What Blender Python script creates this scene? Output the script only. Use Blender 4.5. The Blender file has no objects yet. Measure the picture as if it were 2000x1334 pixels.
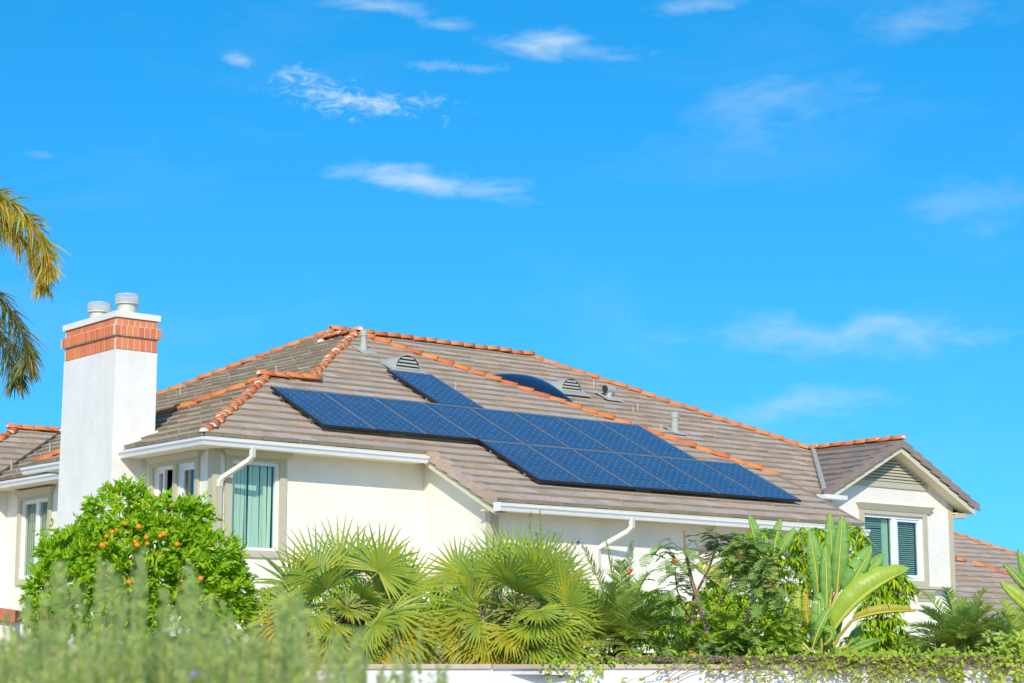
import bpy, bmesh, math, random
from mathutils import Vector, Matrix, noise
R = math.radians
SC = bpy.context.scene
COL = SC.collection

# ------------------------------------------------------------------ camera
# world: X runs along the solar facade, Y away to the left, Z up; the eye is the origin
FPX, CX, CY = 3800.0, 1000.0, 667.0
PITCH = math.atan((1300 - CY) / FPX)
AZ = R(50.66)
FH = Vector((math.cos(AZ), math.sin(AZ), 0)); RT = Vector((math.sin(AZ), -math.cos(AZ), 0))
FW = FH * math.cos(PITCH) + Vector((0, 0, math.sin(PITCH)))
UP = -FH * math.sin(PITCH) + Vector((0, 0, math.cos(PITCH)))
cam = bpy.data.cameras.new('camera'); camo = bpy.data.objects.new('camera', cam); COL.objects.link(camo)
camo.matrix_world = Matrix((RT, UP, -FW)).transposed().to_4x4()
cam.sensor_width = 36; cam.lens = FPX / 2000 * 36; cam.clip_end = 6000; cam.clip_start = 0.05
cam.dof.use_dof = True; cam.dof.focus_distance = 27.5; cam.dof.aperture_fstop = 4.3
SC.camera = camo

# ------------------------------------------------------------------ light
SUN_EL, SUN_AZ = R(31), math.atan2(-0.764, -0.645)       # behind the camera
sdir = Vector((math.cos(SUN_EL) * math.cos(SUN_AZ), math.cos(SUN_EL) * math.sin(SUN_AZ), math.sin(SUN_EL)))
sl = bpy.data.lights.new('sun', 'SUN'); sl.energy = 2.25; sl.angle = R(0.53); sl.color = (1, 0.915, 0.77)
so = bpy.data.objects.new('sun', sl); COL.objects.link(so)
so.rotation_euler = sdir.to_track_quat('Z', 'Y').to_euler(); so.location = sdir * 60
SC.view_settings.view_transform = 'Standard'; SC.view_settings.look = 'None'
SC.view_settings.exposure = 0.85; SC.view_settings.gamma = 1.0
W = bpy.data.worlds.new('World'); SC.world = W; W.use_nodes = True
SKY_STRENGTH = 0.14

def build_world():
    nt = W.node_tree; N = nt.nodes; L = nt.links; N.clear()
    def nd(t, **k):
        n = N.new(t)
        for a, b in k.items(): setattr(n, a, b)
        return n
    def mth(op, a, b=None, c=None, clamp=False):
        n = nd('ShaderNodeMath', operation=op, use_clamp=clamp)
        for i, v in enumerate((a, b, c)):
            if v is None: continue
            if isinstance(v, (int, float)): n.inputs[i].default_value = v
            else: L.new(v, n.inputs[i])
        return n.outputs[0]
    out = nd('ShaderNodeOutputWorld'); bg = nd('ShaderNodeBackground'); bg.inputs['Strength'].default_value = SKY_STRENGTH
    sky = nd('ShaderNodeTexSky', sky_type='NISHITA'); sky.sun_disc = False
    sky.sun_elevation = SUN_EL; sky.sun_rotation = math.pi / 2 - SUN_AZ
    sky.altitude = 0; sky.air_density = 1.0; sky.dust_density = 0.25; sky.ozone_density = 2.6
    hs = nd('ShaderNodeHueSaturation'); hs.inputs['Saturation'].default_value = SKY_SAT; hs.inputs['Value'].default_value = SKY_VAL
    hs.inputs['Hue'].default_value = SKY_HUE
    L.new(sky.outputs[0], hs.inputs['Color'])
    tc = nd('ShaderNodeTexCoord'); sep = nd('ShaderNodeSeparateXYZ'); L.new(tc.outputs['Generated'], sep.inputs[0])
    # clean dry air: the pale band at the horizon is thin, so the sky is read a little higher up all round
    hi = nd('ShaderNodeCombineXYZ'); L.new(sep.outputs[0], hi.inputs[0]); L.new(sep.outputs[1], hi.inputs[1])
    L.new(mth('MULTIPLY_ADD', sep.outputs[2], SKY_K, SKY_LIFT), hi.inputs[2])
    nv = nd('ShaderNodeVectorMath', operation='NORMALIZE'); L.new(hi.outputs[0], nv.inputs[0]); L.new(nv.outputs[0], sky.inputs[0])
    el = mth('ARCSINE', sep.outputs[2]); az = mth('ARCTAN2', sep.outputs[1], sep.outputs[0])
    def coord(sx, sy, seed):
        c = nd('ShaderNodeCombineXYZ'); L.new(mth('MULTIPLY', az, sx), c.inputs[0]); L.new(mth('MULTIPLY', el, sy), c.inputs[1]); c.inputs[2].default_value = seed
        return c.outputs[0]
    def noi(vec, scale, det, rough, dist):
        n = nd('ShaderNodeTexNoise'); L.new(vec, n.inputs['Vector']); n.inputs['Scale'].default_value = scale; n.inputs['Detail'].default_value = det
        n.inputs['Roughness'].default_value = rough; n.inputs['Distortion'].default_value = dist
        return n.outputs[0]
    wisp = noi(coord(1, 3.2, 3.1), 26, 6, 0.62, 0.9)
    fine = noi(coord(1, 2.0, 7.7), 75, 6, 0.65, 1.4)
    warp = noi(coord(1, 1.6, 1.3), 22, 3, 0.5, 0)
    warp2 = noi(coord(1, 1.6, 5.3), 18, 3, 0.5, 0)
    # clouds: azimuth, elevation, half sizes (degrees), tilt, fine share, density
    clouds = [(0.05, 0.0, 0, 0, 0, 0, 0)][:0] + CLOUDS
    total = None
    for (ca, ce, ra, re, tilt, fs, dens) in clouds:
        da = mth('MULTIPLY', mth('SUBTRACT', az, R(ca)), -1.0); de = mth('SUBTRACT', el, R(ce))
        ct, st = math.cos(R(tilt)), math.sin(R(tilt))
        x = mth('ADD', mth('MULTIPLY', da, ct / R(ra)), mth('MULTIPLY', de, st / R(ra)))
        y = mth('ADD', mth('MULTIPLY', da, -st / R(re)), mth('MULTIPLY', de, ct / R(re)))
        y = mth('ADD', y, mth('MULTIPLY', mth('SUBTRACT', warp, 0.5), 2.4))
        x = mth('ADD', x, mth('MULTIPLY', mth('SUBTRACT', warp2, 0.5), 1.2))
        r2 = mth('SQRT', mth('ADD', mth('MULTIPLY', x, x), mth('MULTIPLY', y, y)))
        m = mth('MAXIMUM', mth('SUBTRACT', 1.0, r2), -1.5)
        tex = mth('ADD', mth('MULTIPLY', wisp, 1 - fs), mth('MULTIPLY', fine, fs))
        v = mth('ADD', mth('MULTIPLY', m, 1.25), mth('MULTIPLY_ADD', tex, 1.5 + 3.2 * fs, -0.75 - 1.75 * fs))
        mr = nd('ShaderNodeMapRange', interpolation_type='SMOOTHSTEP'); L.new(v, mr.inputs['Value']); mr.inputs['From Min'].default_value = 0.0; mr.inputs['From Max'].default_value = 1.75
        v = mth('MULTIPLY', mr.outputs[0], dens)
        total = v if total is None else mth('MAXIMUM', total, v)
    # faint veils all over the sky
    veil = noi(coord(1, 2.6, 11.0), 5.5, 6, 0.6, 0.8)
    veil = mth('MULTIPLY', mth('MULTIPLY_ADD', veil, 4.0, -2.0, clamp=True), 0.09)
    total = mth('MAXIMUM', total, veil)
    mix = nd('ShaderNodeMixRGB'); L.new(total, mix.inputs[0]); L.new(hs.outputs[0], mix.inputs[1]); mix.inputs[2].default_value = CLOUD_COL
    L.new(mix.outputs[0], bg.inputs['Color']); L.new(bg.outputs[0], out.inputs['Surface'])

def dirdeg(px, py):
    d = FW * FPX + RT * (px - CX) - UP * (py - CY); d.normalize()
    return math.degrees(math.atan2(d.y, d.x)), math.degrees(math.asin(d.z))
def cl(px, py, wx, wy, tilt, fs, dens):
    a, e = dirdeg(px, py); k = 57.3 / FPX
    return (a, e, wx / 2 * k, wy / 2 * k, tilt, fs, dens)
SKY_SAT, SKY_VAL, SKY_HUE = 1.42, 1.0, 0.4915
SKY_K, SKY_LIFT = 0.92, 0.235
CLOUD_COL = (2.35, 3.15, 3.75, 1)
CLOUDS = [cl(1075, 95, 400, 80, -3, 0.15, 1.0), cl(700, 195, 430, 95, -8, 0.85, 1.0), cl(825, 350, 480, 72, -7, 0.2, 1.0),
          cl(465, 115, 110, 40, -18, 0.5, 0.6), cl(740, 15, 300, 60, 0, 0.3, 0.65), cl(870, 45, 150, 40, 0, 0.3, 0.5),
          cl(900, 130, 320, 30, -2, 0.7, 0.42), cl(1520, 215, 460, 170, 4, 0.2, 0.3), cl(1600, 655, 900, 110, 0, 0.2, 0.55),
          cl(1560, 800, 560, 110, 3, 0.25, 0.4), cl(1900, 400, 340, 110, 8, 0.3, 0.25), cl(1350, 5, 260, 40, 4, 0.4, 0.35), cl(1800, 40, 400, 130, 10, 0.3, 0.3), cl(75, 303, 120, 22, 0, 0.3, 0.3)]
build_world()

# ------------------------------------------------------------------ helpers
rng = random.Random(11)
def at(px, py, d):
    """point seen in direction (px, py) at forward distance d"""
    r = FW * FPX + RT * (px - CX) - UP * (py - CY)
    return r * (d / r.dot(FH))
def on_plane(px, py, n, c):
    r = FW * FPX + RT * (px - CX) - UP * (py - CY); n = Vector(n)
    return r * (c / n.dot(r))
def along(lat, d, z): return RT * lat + FH * d + Vector((0, 0, z))

class MB:
    def __init__(s): s.v = []; s.f = []; s.m1 = []
    def add(s, vs, fs):
        o = len(s.v); s.v += [tuple(p) for p in vs]; s.f += [tuple(i + o for i in f) for f in fs]
    def box(s, x0, x1, y0, y1, z0, z1):
        s.add([(x0, y0, z0), (x1, y0, z0), (x1, y1, z0), (x0, y1, z0), (x0, y0, z1), (x1, y0, z1), (x1, y1, z1), (x0, y1, z1)],
              [(0, 3, 2, 1), (4, 5, 6, 7), (0, 1, 5, 4), (1, 2, 6, 5), (2, 3, 7, 6), (3, 0, 4, 7)])
    def prism(s, poly, off):
        n = len(poly); off = Vector(off); a = [Vector(p) for p in poly]; b = [p + off for p in a]
        s.add(a + b, [tuple(range(n - 1, -1, -1)), tuple(range(n, 2 * n))] + [(i, (i + 1) % n, n + (i + 1) % n, n + i) for i in range(n)])
    def tube(s, pts, rad, seg=8, cap=True):
        pts = [Vector(p) for p in pts]; n = len(pts)
        if isinstance(rad, (int, float)): rad = [rad] * n
        t0 = (pts[1] - pts[0]).normalized(); ref = Vector((0, 0, 1)) if abs(t0.z) < 0.9 else Vector((1, 0, 0))
        a = t0.cross(ref).normalized(); vs = []
        for i in range(n):
            t = (pts[min(i + 1, n - 1)] - pts[max(i - 1, 0)]).normalized()
            a = (a - t * a.dot(t)).normalized(); b = t.cross(a)
            for k in range(seg):
                w = 2 * math.pi * k / seg; vs.append(pts[i] + (a * math.cos(w) + b * math.sin(w)) * rad[i])
        fs = [(i * seg + k, i * seg + (k + 1) % seg, (i + 1) * seg + (k + 1) % seg, (i + 1) * seg + k) for i in range(n - 1) for k in range(seg)]
        if cap: fs += [tuple(range(seg - 1, -1, -1)), tuple(range((n - 1) * seg, n * seg))]
        s.add(vs, fs)
    def rtube(s, pts, w, h, up=(0, 0, 1)):
        """rectangular pipe along points"""
        pts = [Vector(p) for p in pts]; n = len(pts); vs = []; side = None
        for i in range(n):
            t = (pts[min(i + 1, n - 1)] - pts[max(i - 1, 0)]).normalized()
            if side is None: side = t.cross(Vector(up)).normalized()
            u = side.cross(t).normalized()
            for a, b in ((-1, -1), (1, -1), (1, 1), (-1, 1)): vs.append(pts[i] + side * a * w / 2 + u * b * h / 2)
        fs = [(i * 4 + k, i * 4 + (k + 1) % 4, (i + 1) * 4 + (k + 1) % 4, (i + 1) * 4 + k) for i in range(n - 1) for k in range(4)] + [(3, 2, 1, 0), tuple(range(n * 4 - 4, n * 4))]
        s.add(vs, fs)
    def mesh(s, name, mat, smooth=False, fix=True):
        me = bpy.data.meshes.new(name); me.from_pydata(s.v, [], s.f)
        if fix:
            b = bmesh.new(); b.from_mesh(me); bmesh.ops.recalc_face_normals(b, faces=b.faces); b.to_mesh(me); b.free()
        if mat: me.materials.append(mat)
        if s.m1:
            me.materials.append(EDGE[mat.name])
            for i in s.m1: me.polygons[i].material_index = 1
        if smooth: me.polygons.foreach_set('use_smooth', [True] * len(me.polygons))
        me.update(); return me
    def build(s, name, mat, parent=None, smooth=False, fix=True, label=None):
        o = bpy.data.objects.new(name, s.mesh(name, mat, smooth, fix)); COL.objects.link(o)
        if parent: set_parent(o, parent)
        if label: o['label'] = label
        return o
def set_parent(o, p):
    o.parent = p
    o.matrix_parent_inverse = WM[p.name].inverted() if p.name in WM else Matrix.Identity(4)
WM = {}
def thing(name, label, cat, loc=(0, 0, 0), group=None):
    o = bpy.data.objects.new(name, None); COL.objects.link(o); o.location = loc; o.empty_display_size = 0.2
    WM[o.name] = Matrix.Translation(Vector(loc)); o['label'] = label; o['category'] = cat
    if group: o['group'] = group
    return o
def tag(o, label=None, cat=None, group=None, kind=None):
    for k, v in (('label', label), ('category', cat), ('group', group), ('kind', kind)):
        if v: o[k] = v
    return o
def link(name, me, parent, mw=None):
    o = bpy.data.objects.new(name, me); COL.objects.link(o)
    if parent: set_parent(o, parent)
    if mw is not None: o.matrix_basis = mw
    return o

# ------------------------------------------------------------------ materials
def newmat(name):
    m = bpy.data.materials.new(name); m.use_nodes = True; nt = m.node_tree
    return m, nt, nt.nodes['Principled BSDF']
def N_(nt, t, **k):
    n = nt.nodes.new(t)
    for a, b in k.items():
        if a in n.inputs.keys() if hasattr(n.inputs, 'keys') else False: n.inputs[a].default_value = b
        else: setattr(n, a, b)
    return n
def simple(name, col, rough=0.5, metal=0.0, noise_s=0, noise_a=0.1, bump=0, bump_s=60, spec=0.5, drip=0):
    m, nt, p = newmat(name); p.inputs['Roughness'].default_value = rough; p.inputs['Metallic'].default_value = metal
    p.inputs['Base Color'].default_value = (*col, 1); p.inputs['Specular IOR Level'].default_value = spec
    g = nt.nodes.new('ShaderNodeNewGeometry')
    if noise_s:
        n = nt.nodes.new('ShaderNodeTexNoise'); n.inputs['Scale'].default_value = noise_s; n.inputs['Detail'].default_value = 6; n.inputs['Roughness'].default_value = 0.65
        nt.links.new(g.outputs['Position'], n.inputs['Vector'])
        r = nt.nodes.new('ShaderNodeValToRGB'); e = r.color_ramp.elements
        e[0].position = 0.3; e[1].position = 0.7
        e[0].color = (*[c * (1 - noise_a) for c in col], 1); e[1].color = (*[min(1, c * (1 + noise_a * 0.6)) for c in col], 1)
        nt.links.new(n.outputs[0], r.inputs[0]); nt.links.new(r.outputs[0], p.inputs['Base Color'])
        if drip:
            mp = nt.nodes.new('ShaderNodeMapping'); mp.inputs['Scale'].default_value = (2.3, 2.3, 0.55); nt.links.new(g.outputs['Position'], mp.inputs['Vector'])
            n2 = nt.nodes.new('ShaderNodeTexNoise'); n2.inputs['Scale'].default_value = 1; n2.inputs['Detail'].default_value = 8; n2.inputs['Roughness'].default_value = 0.7; nt.links.new(mp.outputs[0], n2.inputs['Vector'])
            r2 = nt.nodes.new('ShaderNodeValToRGB'); q = r2.color_ramp.elements; q[0].position = 0.30; q[1].position = 0.52; k = 1 - drip; q[0].color = (k, k * 0.985, k * 0.95, 1); q[1].color = (1, 1, 1, 1)
            nt.links.new(n2.outputs[0], r2.inputs[0]); mx = nt.nodes.new('ShaderNodeMixRGB'); mx.blend_type = 'MULTIPLY'; mx.inputs[0].default_value = 1
            nt.links.new(r.outputs[0], mx.inputs[1]); nt.links.new(r2.outputs[0], mx.inputs[2]); nt.links.new(mx.outputs[0], p.inputs['Base Color'])
    if bump:
        n = nt.nodes.new('ShaderNodeTexNoise'); n.inputs['Scale'].default_value = bump_s; n.inputs['Detail'].default_value = 5
        nt.links.new(g.outputs['Position'], n.inputs['Vector'])
        b = nt.nodes.new('ShaderNodeBump'); b.inputs['Strength'].default_value = bump; b.inputs['Distance'].default_value = 0.02
        nt.links.new(n.outputs[0], b.inputs['Height']); nt.links.new(b.outputs[0], p.inputs['Normal'])
    return m
def varied(name, cols, rough=0.6, streak=None, trans=0.0, tcol=None, bump=0, spec=0.4, bump_s=50):
    """colour drawn per piece (object random + island random), plus noise"""
    m, nt, p = newmat(name); L = nt.links; p.inputs['Roughness'].default_value = rough; p.inputs['Specular IOR Level'].default_value = spec
    g = nt.nodes.new('ShaderNodeNewGeometry'); oi = nt.nodes.new('ShaderNodeObjectInfo')
    a = nt.nodes.new('ShaderNodeMath'); a.operation = 'ADD'; L.new(g.outputs['Random Per Island'], a.inputs[0]); L.new(oi.outputs['Random'], a.inputs[1])
    fr = nt.nodes.new('ShaderNodeMath'); fr.operation = 'FRACT'; L.new(a.outputs[0], fr.inputs[0])
    r = nt.nodes.new('ShaderNodeValToRGB'); e = r.color_ramp.elements
    while len(e) < len(cols): e.new(0.5)
    for i, c in enumerate(cols): e[i].position = i / (len(cols) - 1); e[i].color = (*c, 1)
    L.new(fr.outputs[0], r.inputs[0]); colr = r.outputs[0]
    if streak:
        scl, amt, dark, light = streak
        mp = nt.nodes.new('ShaderNodeMapping'); mp.inputs['Scale'].default_value = scl; mp.inputs['Rotation'].default_value = (0, 0, 0.5)
        L.new(g.outputs['Position'], mp.inputs['Vector'])
        n = nt.nodes.new('ShaderNodeTexNoise'); n.inputs['Scale'].default_value = 1; n.inputs['Detail'].default_value = 7; n.inputs['Roughness'].default_value = 0.7
        L.new(mp.outputs[0], n.inputs['Vector'])
        rr = nt.nodes.new('ShaderNodeValToRGB'); q = rr.color_ramp.elements; q[0].position = 0.28; q[1].position = 0.72; q[0].color = (*dark, 1); q[1].color = (*light, 1)
        L.new(n.outputs[0], rr.inputs[0])
        mx = nt.nodes.new('ShaderNodeMixRGB'); mx.blend_type = 'MULTIPLY'; mx.inputs[0].default_value = amt
        L.new(colr, mx.inputs[1]); L.new(rr.outputs[0], mx.inputs[2]); colr = mx.outputs[0]
    L.new(colr, p.inputs['Base Color'])
    if bump:
        n = nt.nodes.new('ShaderNodeTexNoise'); n.inputs['Scale'].default_value = bump_s; n.inputs['Detail'].default_value = 6
        L.new(g.outputs['Position'], n.inputs['Vector'])
        b = nt.nodes.new('ShaderNodeBump'); b.inputs['Strength'].default_value = bump; b.inputs['Distance'].default_value = 0.01
        L.new(n.outputs[0], b.inputs['Height']); L.new(b.outputs[0], p.inputs['Normal'])
    if trans:
        t = nt.nodes.new('ShaderNodeBsdfTranslucent'); hs = nt.nodes.new('ShaderNodeHueSaturation'); hs.inputs['Value'].default_value = 1.25; hs.inputs['Hue'].default_value = 0.485
        L.new(colr, hs.inputs['Color']); L.new(hs.outputs[0], t.inputs['Color'])
        mx = nt.nodes.new('ShaderNodeMixShader'); mx.inputs[0].default_value = trans
        L.new(p.outputs[0], mx.inputs[1]); L.new(t.outputs[0], mx.inputs[2]); L.new(mx.outputs[0], nt.nodes['Material Output'].inputs['Surface'])
    return m
def glassmat(name, tint, refl=1.0):
    m, nt, p = newmat(name); L = nt.links; nt.nodes.remove(p)
    tr = nt.nodes.new('ShaderNodeBsdfTransparent'); tr.inputs[0].default_value = (*tint, 1)
    gl = nt.nodes.new('ShaderNodeBsdfGlossy'); gl.inputs['Roughness'].default_value = 0.01
    fr = nt.nodes.new('ShaderNodeLayerWeight'); fr.inputs[0].default_value = 0.5
    pw = nt.nodes.new('ShaderNodeMath'); pw.operation = 'POWER'; pw.inputs[1].default_value = 4.0; L.new(fr.outputs['Facing'], pw.inputs[0])
    mu = nt.nodes.new('ShaderNodeMath'); mu.operation = 'MULTIPLY_ADD'; mu.inputs[1].default_value = 0.9; mu.inputs[2].default_value = 0.06 * refl; mu.use_clamp = True; L.new(pw.outputs[0], mu.inputs[0])
    mx = nt.nodes.new('ShaderNodeMixShader'); L.new(mu.outputs[0], mx.inputs[0]); L.new(tr.outputs[0], mx.inputs[1]); L.new(gl.outputs[0], mx.inputs[2])
    L.new(mx.outputs[0], nt.nodes['Material Output'].inputs['Surface']); return m

M = {}
M['stucco'] = simple('stucco', (0.85, 0.805, 0.70), 0.9, noise_s=1.3, noise_a=0.06, bump=0.6, bump_s=26, spec=0.2, drip=0.05)
M['chimney'] = simple('chimney_stucco', (0.84, 0.80, 0.72), 0.9, noise_s=2.2, noise_a=0.06, bump=0.25, bump_s=26, spec=0.2, drip=0.06)
M['soffit'] = simple('soffit_paint', (0.84, 0.75, 0.52), 0.8, noise_s=3, noise_a=0.03)
M['trim'] = simple('olive_trim_paint', (0.52, 0.48, 0.34), 0.7, noise_s=4, noise_a=0.05)
M['fascia'] = simple('cream_fascia_paint', (0.68, 0.63, 0.44), 0.7, noise_s=4, noise_a=0.05)
M['white'] = simple('white_vinyl', (0.82, 0.82, 0.80), 0.35, noise_s=5, noise_a=0.03)
M['gutter'] = simple('white_gutter_paint', (0.80, 0.80, 0.78), 0.4, noise_s=6, noise_a=0.06)
M['spout'] = simple('cream_downspout_paint', (0.74, 0.71, 0.60), 0.5, noise_s=6, noise_a=0.05)
TC = [(0.52, 0.385, 0.285), (0.60, 0.485, 0.385), (0.49, 0.405, 0.33), (0.64, 0.455, 0.33), (0.53, 0.445, 0.38), (0.62, 0.52, 0.43), (0.46, 0.36, 0.275), (0.59, 0.435, 0.315)]
M['tile'] = varied('concrete_roof_tile', TC, 0.85, streak=((22, 3.5, 9), 0.75, (0.62, 0.60, 0.56), (1.12, 1.06, 1.02)), bump=0.5, bump_s=60, spec=0.15)
M['tile_moss'] = varied('weathered_roof_tile', [(0.44, 0.355, 0.255), (0.52, 0.425, 0.315), (0.41, 0.345, 0.26), (0.55, 0.445, 0.34), (0.48, 0.395, 0.305)], 0.9, streak=((5, 16, 9), 0.8, (0.6, 0.6, 0.52), (1.1, 1.06, 1.0)), bump=0.6, bump_s=60, spec=0.1)
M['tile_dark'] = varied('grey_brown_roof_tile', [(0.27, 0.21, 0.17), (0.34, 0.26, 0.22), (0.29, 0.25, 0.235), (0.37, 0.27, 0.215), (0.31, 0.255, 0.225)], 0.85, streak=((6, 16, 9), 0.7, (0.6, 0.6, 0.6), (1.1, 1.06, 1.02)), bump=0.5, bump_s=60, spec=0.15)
ec = [(0.36, 0.28, 0.185), (0.43, 0.325, 0.21), (0.31, 0.26, 0.18), (0.47, 0.335, 0.215)]
EDGE = {'concrete_roof_tile': varied('mossy_tile_butt', ec, 0.95, bump=0.6, spec=0.05), 'weathered_roof_tile': varied('dark_mossy_tile_butt', [(c[0] * 0.95, c[1] * 0.97, c[2] * 0.98) for c in ec], 0.95, bump=0.6, spec=0.05),
        'grey_brown_roof_tile': varied('grey_tile_butt', [(c[0] * 0.7, c[1] * 0.75, c[2] * 0.9) for c in ec], 0.95, spec=0.05)}
EDGE['terracotta_ridge_tile'] = EDGE['concrete_roof_tile']
M['ridge'] = varied('terracotta_ridge_tile', [(0.66, 0.17, 0.05), (0.76, 0.25, 0.065), (0.70, 0.205, 0.06), (0.78, 0.29, 0.09), (0.60, 0.145, 0.05), (0.72, 0.225, 0.07)], 0.75, streak=((14, 14, 14), 0.45, (0.70, 0.68, 0.66), (1.06, 1.05, 1.04)), bump=0.25, spec=0.25)
M['mortar'] = simple('white_mortar', (0.80, 0.77, 0.70), 0.95, noise_s=30, noise_a=0.15, bump=0.4, bump_s=120, spec=0.1)
M['deck'] = simple('roof_underlay', (0.10, 0.085, 0.07), 0.95, noise_s=6, noise_a=0.2)
M['brick'] = varied('red_brick', [(0.70, 0.20, 0.085), (0.80, 0.27, 0.10), (0.66, 0.185, 0.10), (0.76, 0.235, 0.13), (0.82, 0.29, 0.11)], 0.85, streak=((14, 14, 14), 0.5, (0.8, 0.76, 0.74), (1.06, 1.05, 1.04)), bump=0.4, spec=0.2)
M['joint'] = simple('brick_joint', (0.72, 0.66, 0.54), 0.95, noise_s=30, noise_a=0.12)
M['vent'] = simple('grey_green_vent_paint', (0.44, 0.44, 0.38), 0.6, noise_s=7, noise_a=0.10)
M['lead'] = simple('grey_flashing', (0.44, 0.41, 0.36), 0.7, noise_s=9, noise_a=0.2)
M['flue'] = simple('cream_painted_flue', (0.64, 0.60, 0.48), 0.5, noise_s=8, noise_a=0.08)
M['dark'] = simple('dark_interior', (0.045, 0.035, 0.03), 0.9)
M['redcurtain'] = simple('dark_red_curtain', (0.30, 0.06, 0.045), 0.9, noise_s=5, noise_a=0.2)
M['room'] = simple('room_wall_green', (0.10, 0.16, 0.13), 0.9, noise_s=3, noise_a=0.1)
M['vane'] = varied('pale_green_blind_vane', [(0.82, 0.83, 0.68), (0.90, 0.90, 0.75), (0.86, 0.86, 0.72)], 0.7)
M['slat'] = simple('green_blind_slat', (0.66, 0.66, 0.58), 0.6)
M['glass'] = glassmat('window_glass', (0.86, 0.95, 0.90), 1.0)
M['glass_green'] = glassmat('green_tinted_window_glass', (0.76, 0.88, 0.80), 1.3)
M['pv_frame'] = simple('black_panel_frame', (0.018, 0.018, 0.02), 0.4)
M['pv_back'] = simple('panel_back_sheet', (0.46, 0.50, 0.54), 0.6)
M['pv_edge'] = simple('brushed_panel_edge', (0.44, 0.46, 0.48), 0.5)
M['pv_rail'] = simple('aluminium_rail', (0.55, 0.55, 0.55), 0.35, 0.9)
def pvmat():
    m, nt, p = newmat('solar_cell'); p.inputs['Base Color'].default_value = (0.012, 0.045, 0.16, 1); p.inputs['Roughness'].default_value = 0.12
    p.inputs['Specular IOR Level'].default_value = 0.4; p.inputs['Coat Weight'].default_value = 0.25; p.inputs['Coat Roughness'].default_value = 0.03
    g = nt.nodes.new('ShaderNodeNewGeometry'); r = nt.nodes.new('ShaderNodeValToRGB'); e = r.color_ramp.elements
    e[0].color = (0.040, 0.066, 0.125, 1); e[1].color = (0.056, 0.086, 0.155, 1); nt.links.new(g.outputs['Random Per Island'], r.inputs[0]); nt.links.new(r.outputs[0], p.inputs['Base Color'])
    return m
M['pv_cell'] = pvmat()
M['sky_dome'] = simple('smoked_acrylic_dome', (0.012, 0.02, 0.045), 0.08, spec=0.7)
M['wallwhite'] = simple('white_painted_block', (0.80, 0.79, 0.76), 0.9, noise_s=3, noise_a=0.06, bump=0.7, bump_s=14, spec=0.2)
M['cap'] = varied('tan_cap_stone', [(0.52, 0.40, 0.28), (0.58, 0.46, 0.34), (0.50, 0.42, 0.33)], 0.9, streak=((12, 12, 12), 0.6, (0.75, 0.72, 0.7), (1.08, 1.06, 1.04)), bump=0.4, spec=0.15)
M['terracotta'] = simple('terracotta_coping', (0.55, 0.16, 0.08), 0.8, noise_s=8, noise_a=0.2)
M['mulch'] = simple('bark_mulch', (0.16, 0.10, 0.07), 0.95, noise_s=40, noise_a=0.5, bump=1.0, bump_s=90, spec=0.1)
M['ground'] = simple('dry_pale_ground', (0.60, 0.51, 0.37), 0.95, noise_s=0.6, noise_a=0.2, bump=0.4, bump_s=8, spec=0.1)
M['bounce_paving'] = simple('warm_bounce_paving', (0.78, 0.65, 0.44), 0.9, noise_s=2, noise_a=0.12, bump=0.3, bump_s=30, spec=0.2)  # for the added slab that bounces warm light at the walls
M['bark'] = simple('brown_bark', (0.18, 0.12, 0.08), 0.9, noise_s=25, noise_a=0.4, bump=0.8, bump_s=60, spec=0.1)
M['fibre'] = simple('dark_palm_fibre', (0.075, 0.045, 0.032), 0.95, noise_s=30, noise_a=0.5, bump=1.0, bump_s=120, spec=0.1)
M['twig'] = varied('pinkish_brown_twig', [(0.30, 0.19, 0.13), (0.24, 0.15, 0.10), (0.36, 0.25, 0.18)], 0.85)
M['orange_leaf'] = varied('citrus_leaf', [(0.14, 0.34, 0.006), (0.26, 0.52, 0.008), (0.42, 0.62, 0.010), (0.18, 0.42, 0.008), (0.56, 0.66, 0.015), (0.32, 0.56, 0.009)], 0.4, trans=0.4, spec=0.5)
M['yellow_leaf'] = varied('yellowing_leaf', [(0.42, 0.34, 0.02), (0.30, 0.30, 0.02), (0.48, 0.40, 0.04), (0.24, 0.28, 0.02)], 0.5, trans=0.3)
M['orange'] = simple('orange_peel', (0.78, 0.26, 0.012), 0.4, bump=0.3, bump_s=150)
M['fan'] = varied('fan_palm_leaf', [(0.28, 0.40, 0.05), (0.36, 0.48, 0.08), (0.44, 0.52, 0.05), (0.54, 0.55, 0.04), (0.31, 0.43, 0.10)], 0.45, trans=0.42, spec=0.45)
M['fan_yellow'] = varied('yellowing_fan_palm_leaf', [(0.52, 0.45, 0.03), (0.42, 0.42, 0.03), (0.58, 0.46, 0.05), (0.36, 0.40, 0.03)], 0.5, trans=0.3)
M['fan_dead'] = varied('dead_brown_fan_leaf', [(0.34, 0.22, 0.10), (0.42, 0.29, 0.14), (0.27, 0.18, 0.09)], 0.8, trans=0.15)
M['petiole'] = varied('palm_petiole', [(0.30, 0.34, 0.07), (0.38, 0.38, 0.08)], 0.5)
M['date'] = varied('date_palm_leaflet', [(0.27, 0.43, 0.08), (0.35, 0.50, 0.10), (0.43, 0.54, 0.09), (0.50, 0.54, 0.07), (0.30, 0.46, 0.13)], 0.45, trans=0.42)
M['queen'] = varied('queen_palm_leaflet', [(0.42, 0.46, 0.05), (0.72, 0.54, 0.07), (0.80, 0.52, 0.14), (0.36, 0.42, 0.05), (0.76, 0.64, 0.07), (0.50, 0.50, 0.05)], 0.5, trans=0.4)
M['queen_dark'] = varied('dark_queen_palm_leaflet', [(0.12, 0.19, 0.05), (0.20, 0.24, 0.06), (0.42, 0.30, 0.10), (0.15, 0.22, 0.05), (0.34, 0.31, 0.06)], 0.5, trans=0.3)  # darker, greener mix for the lower and rear fronds
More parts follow.
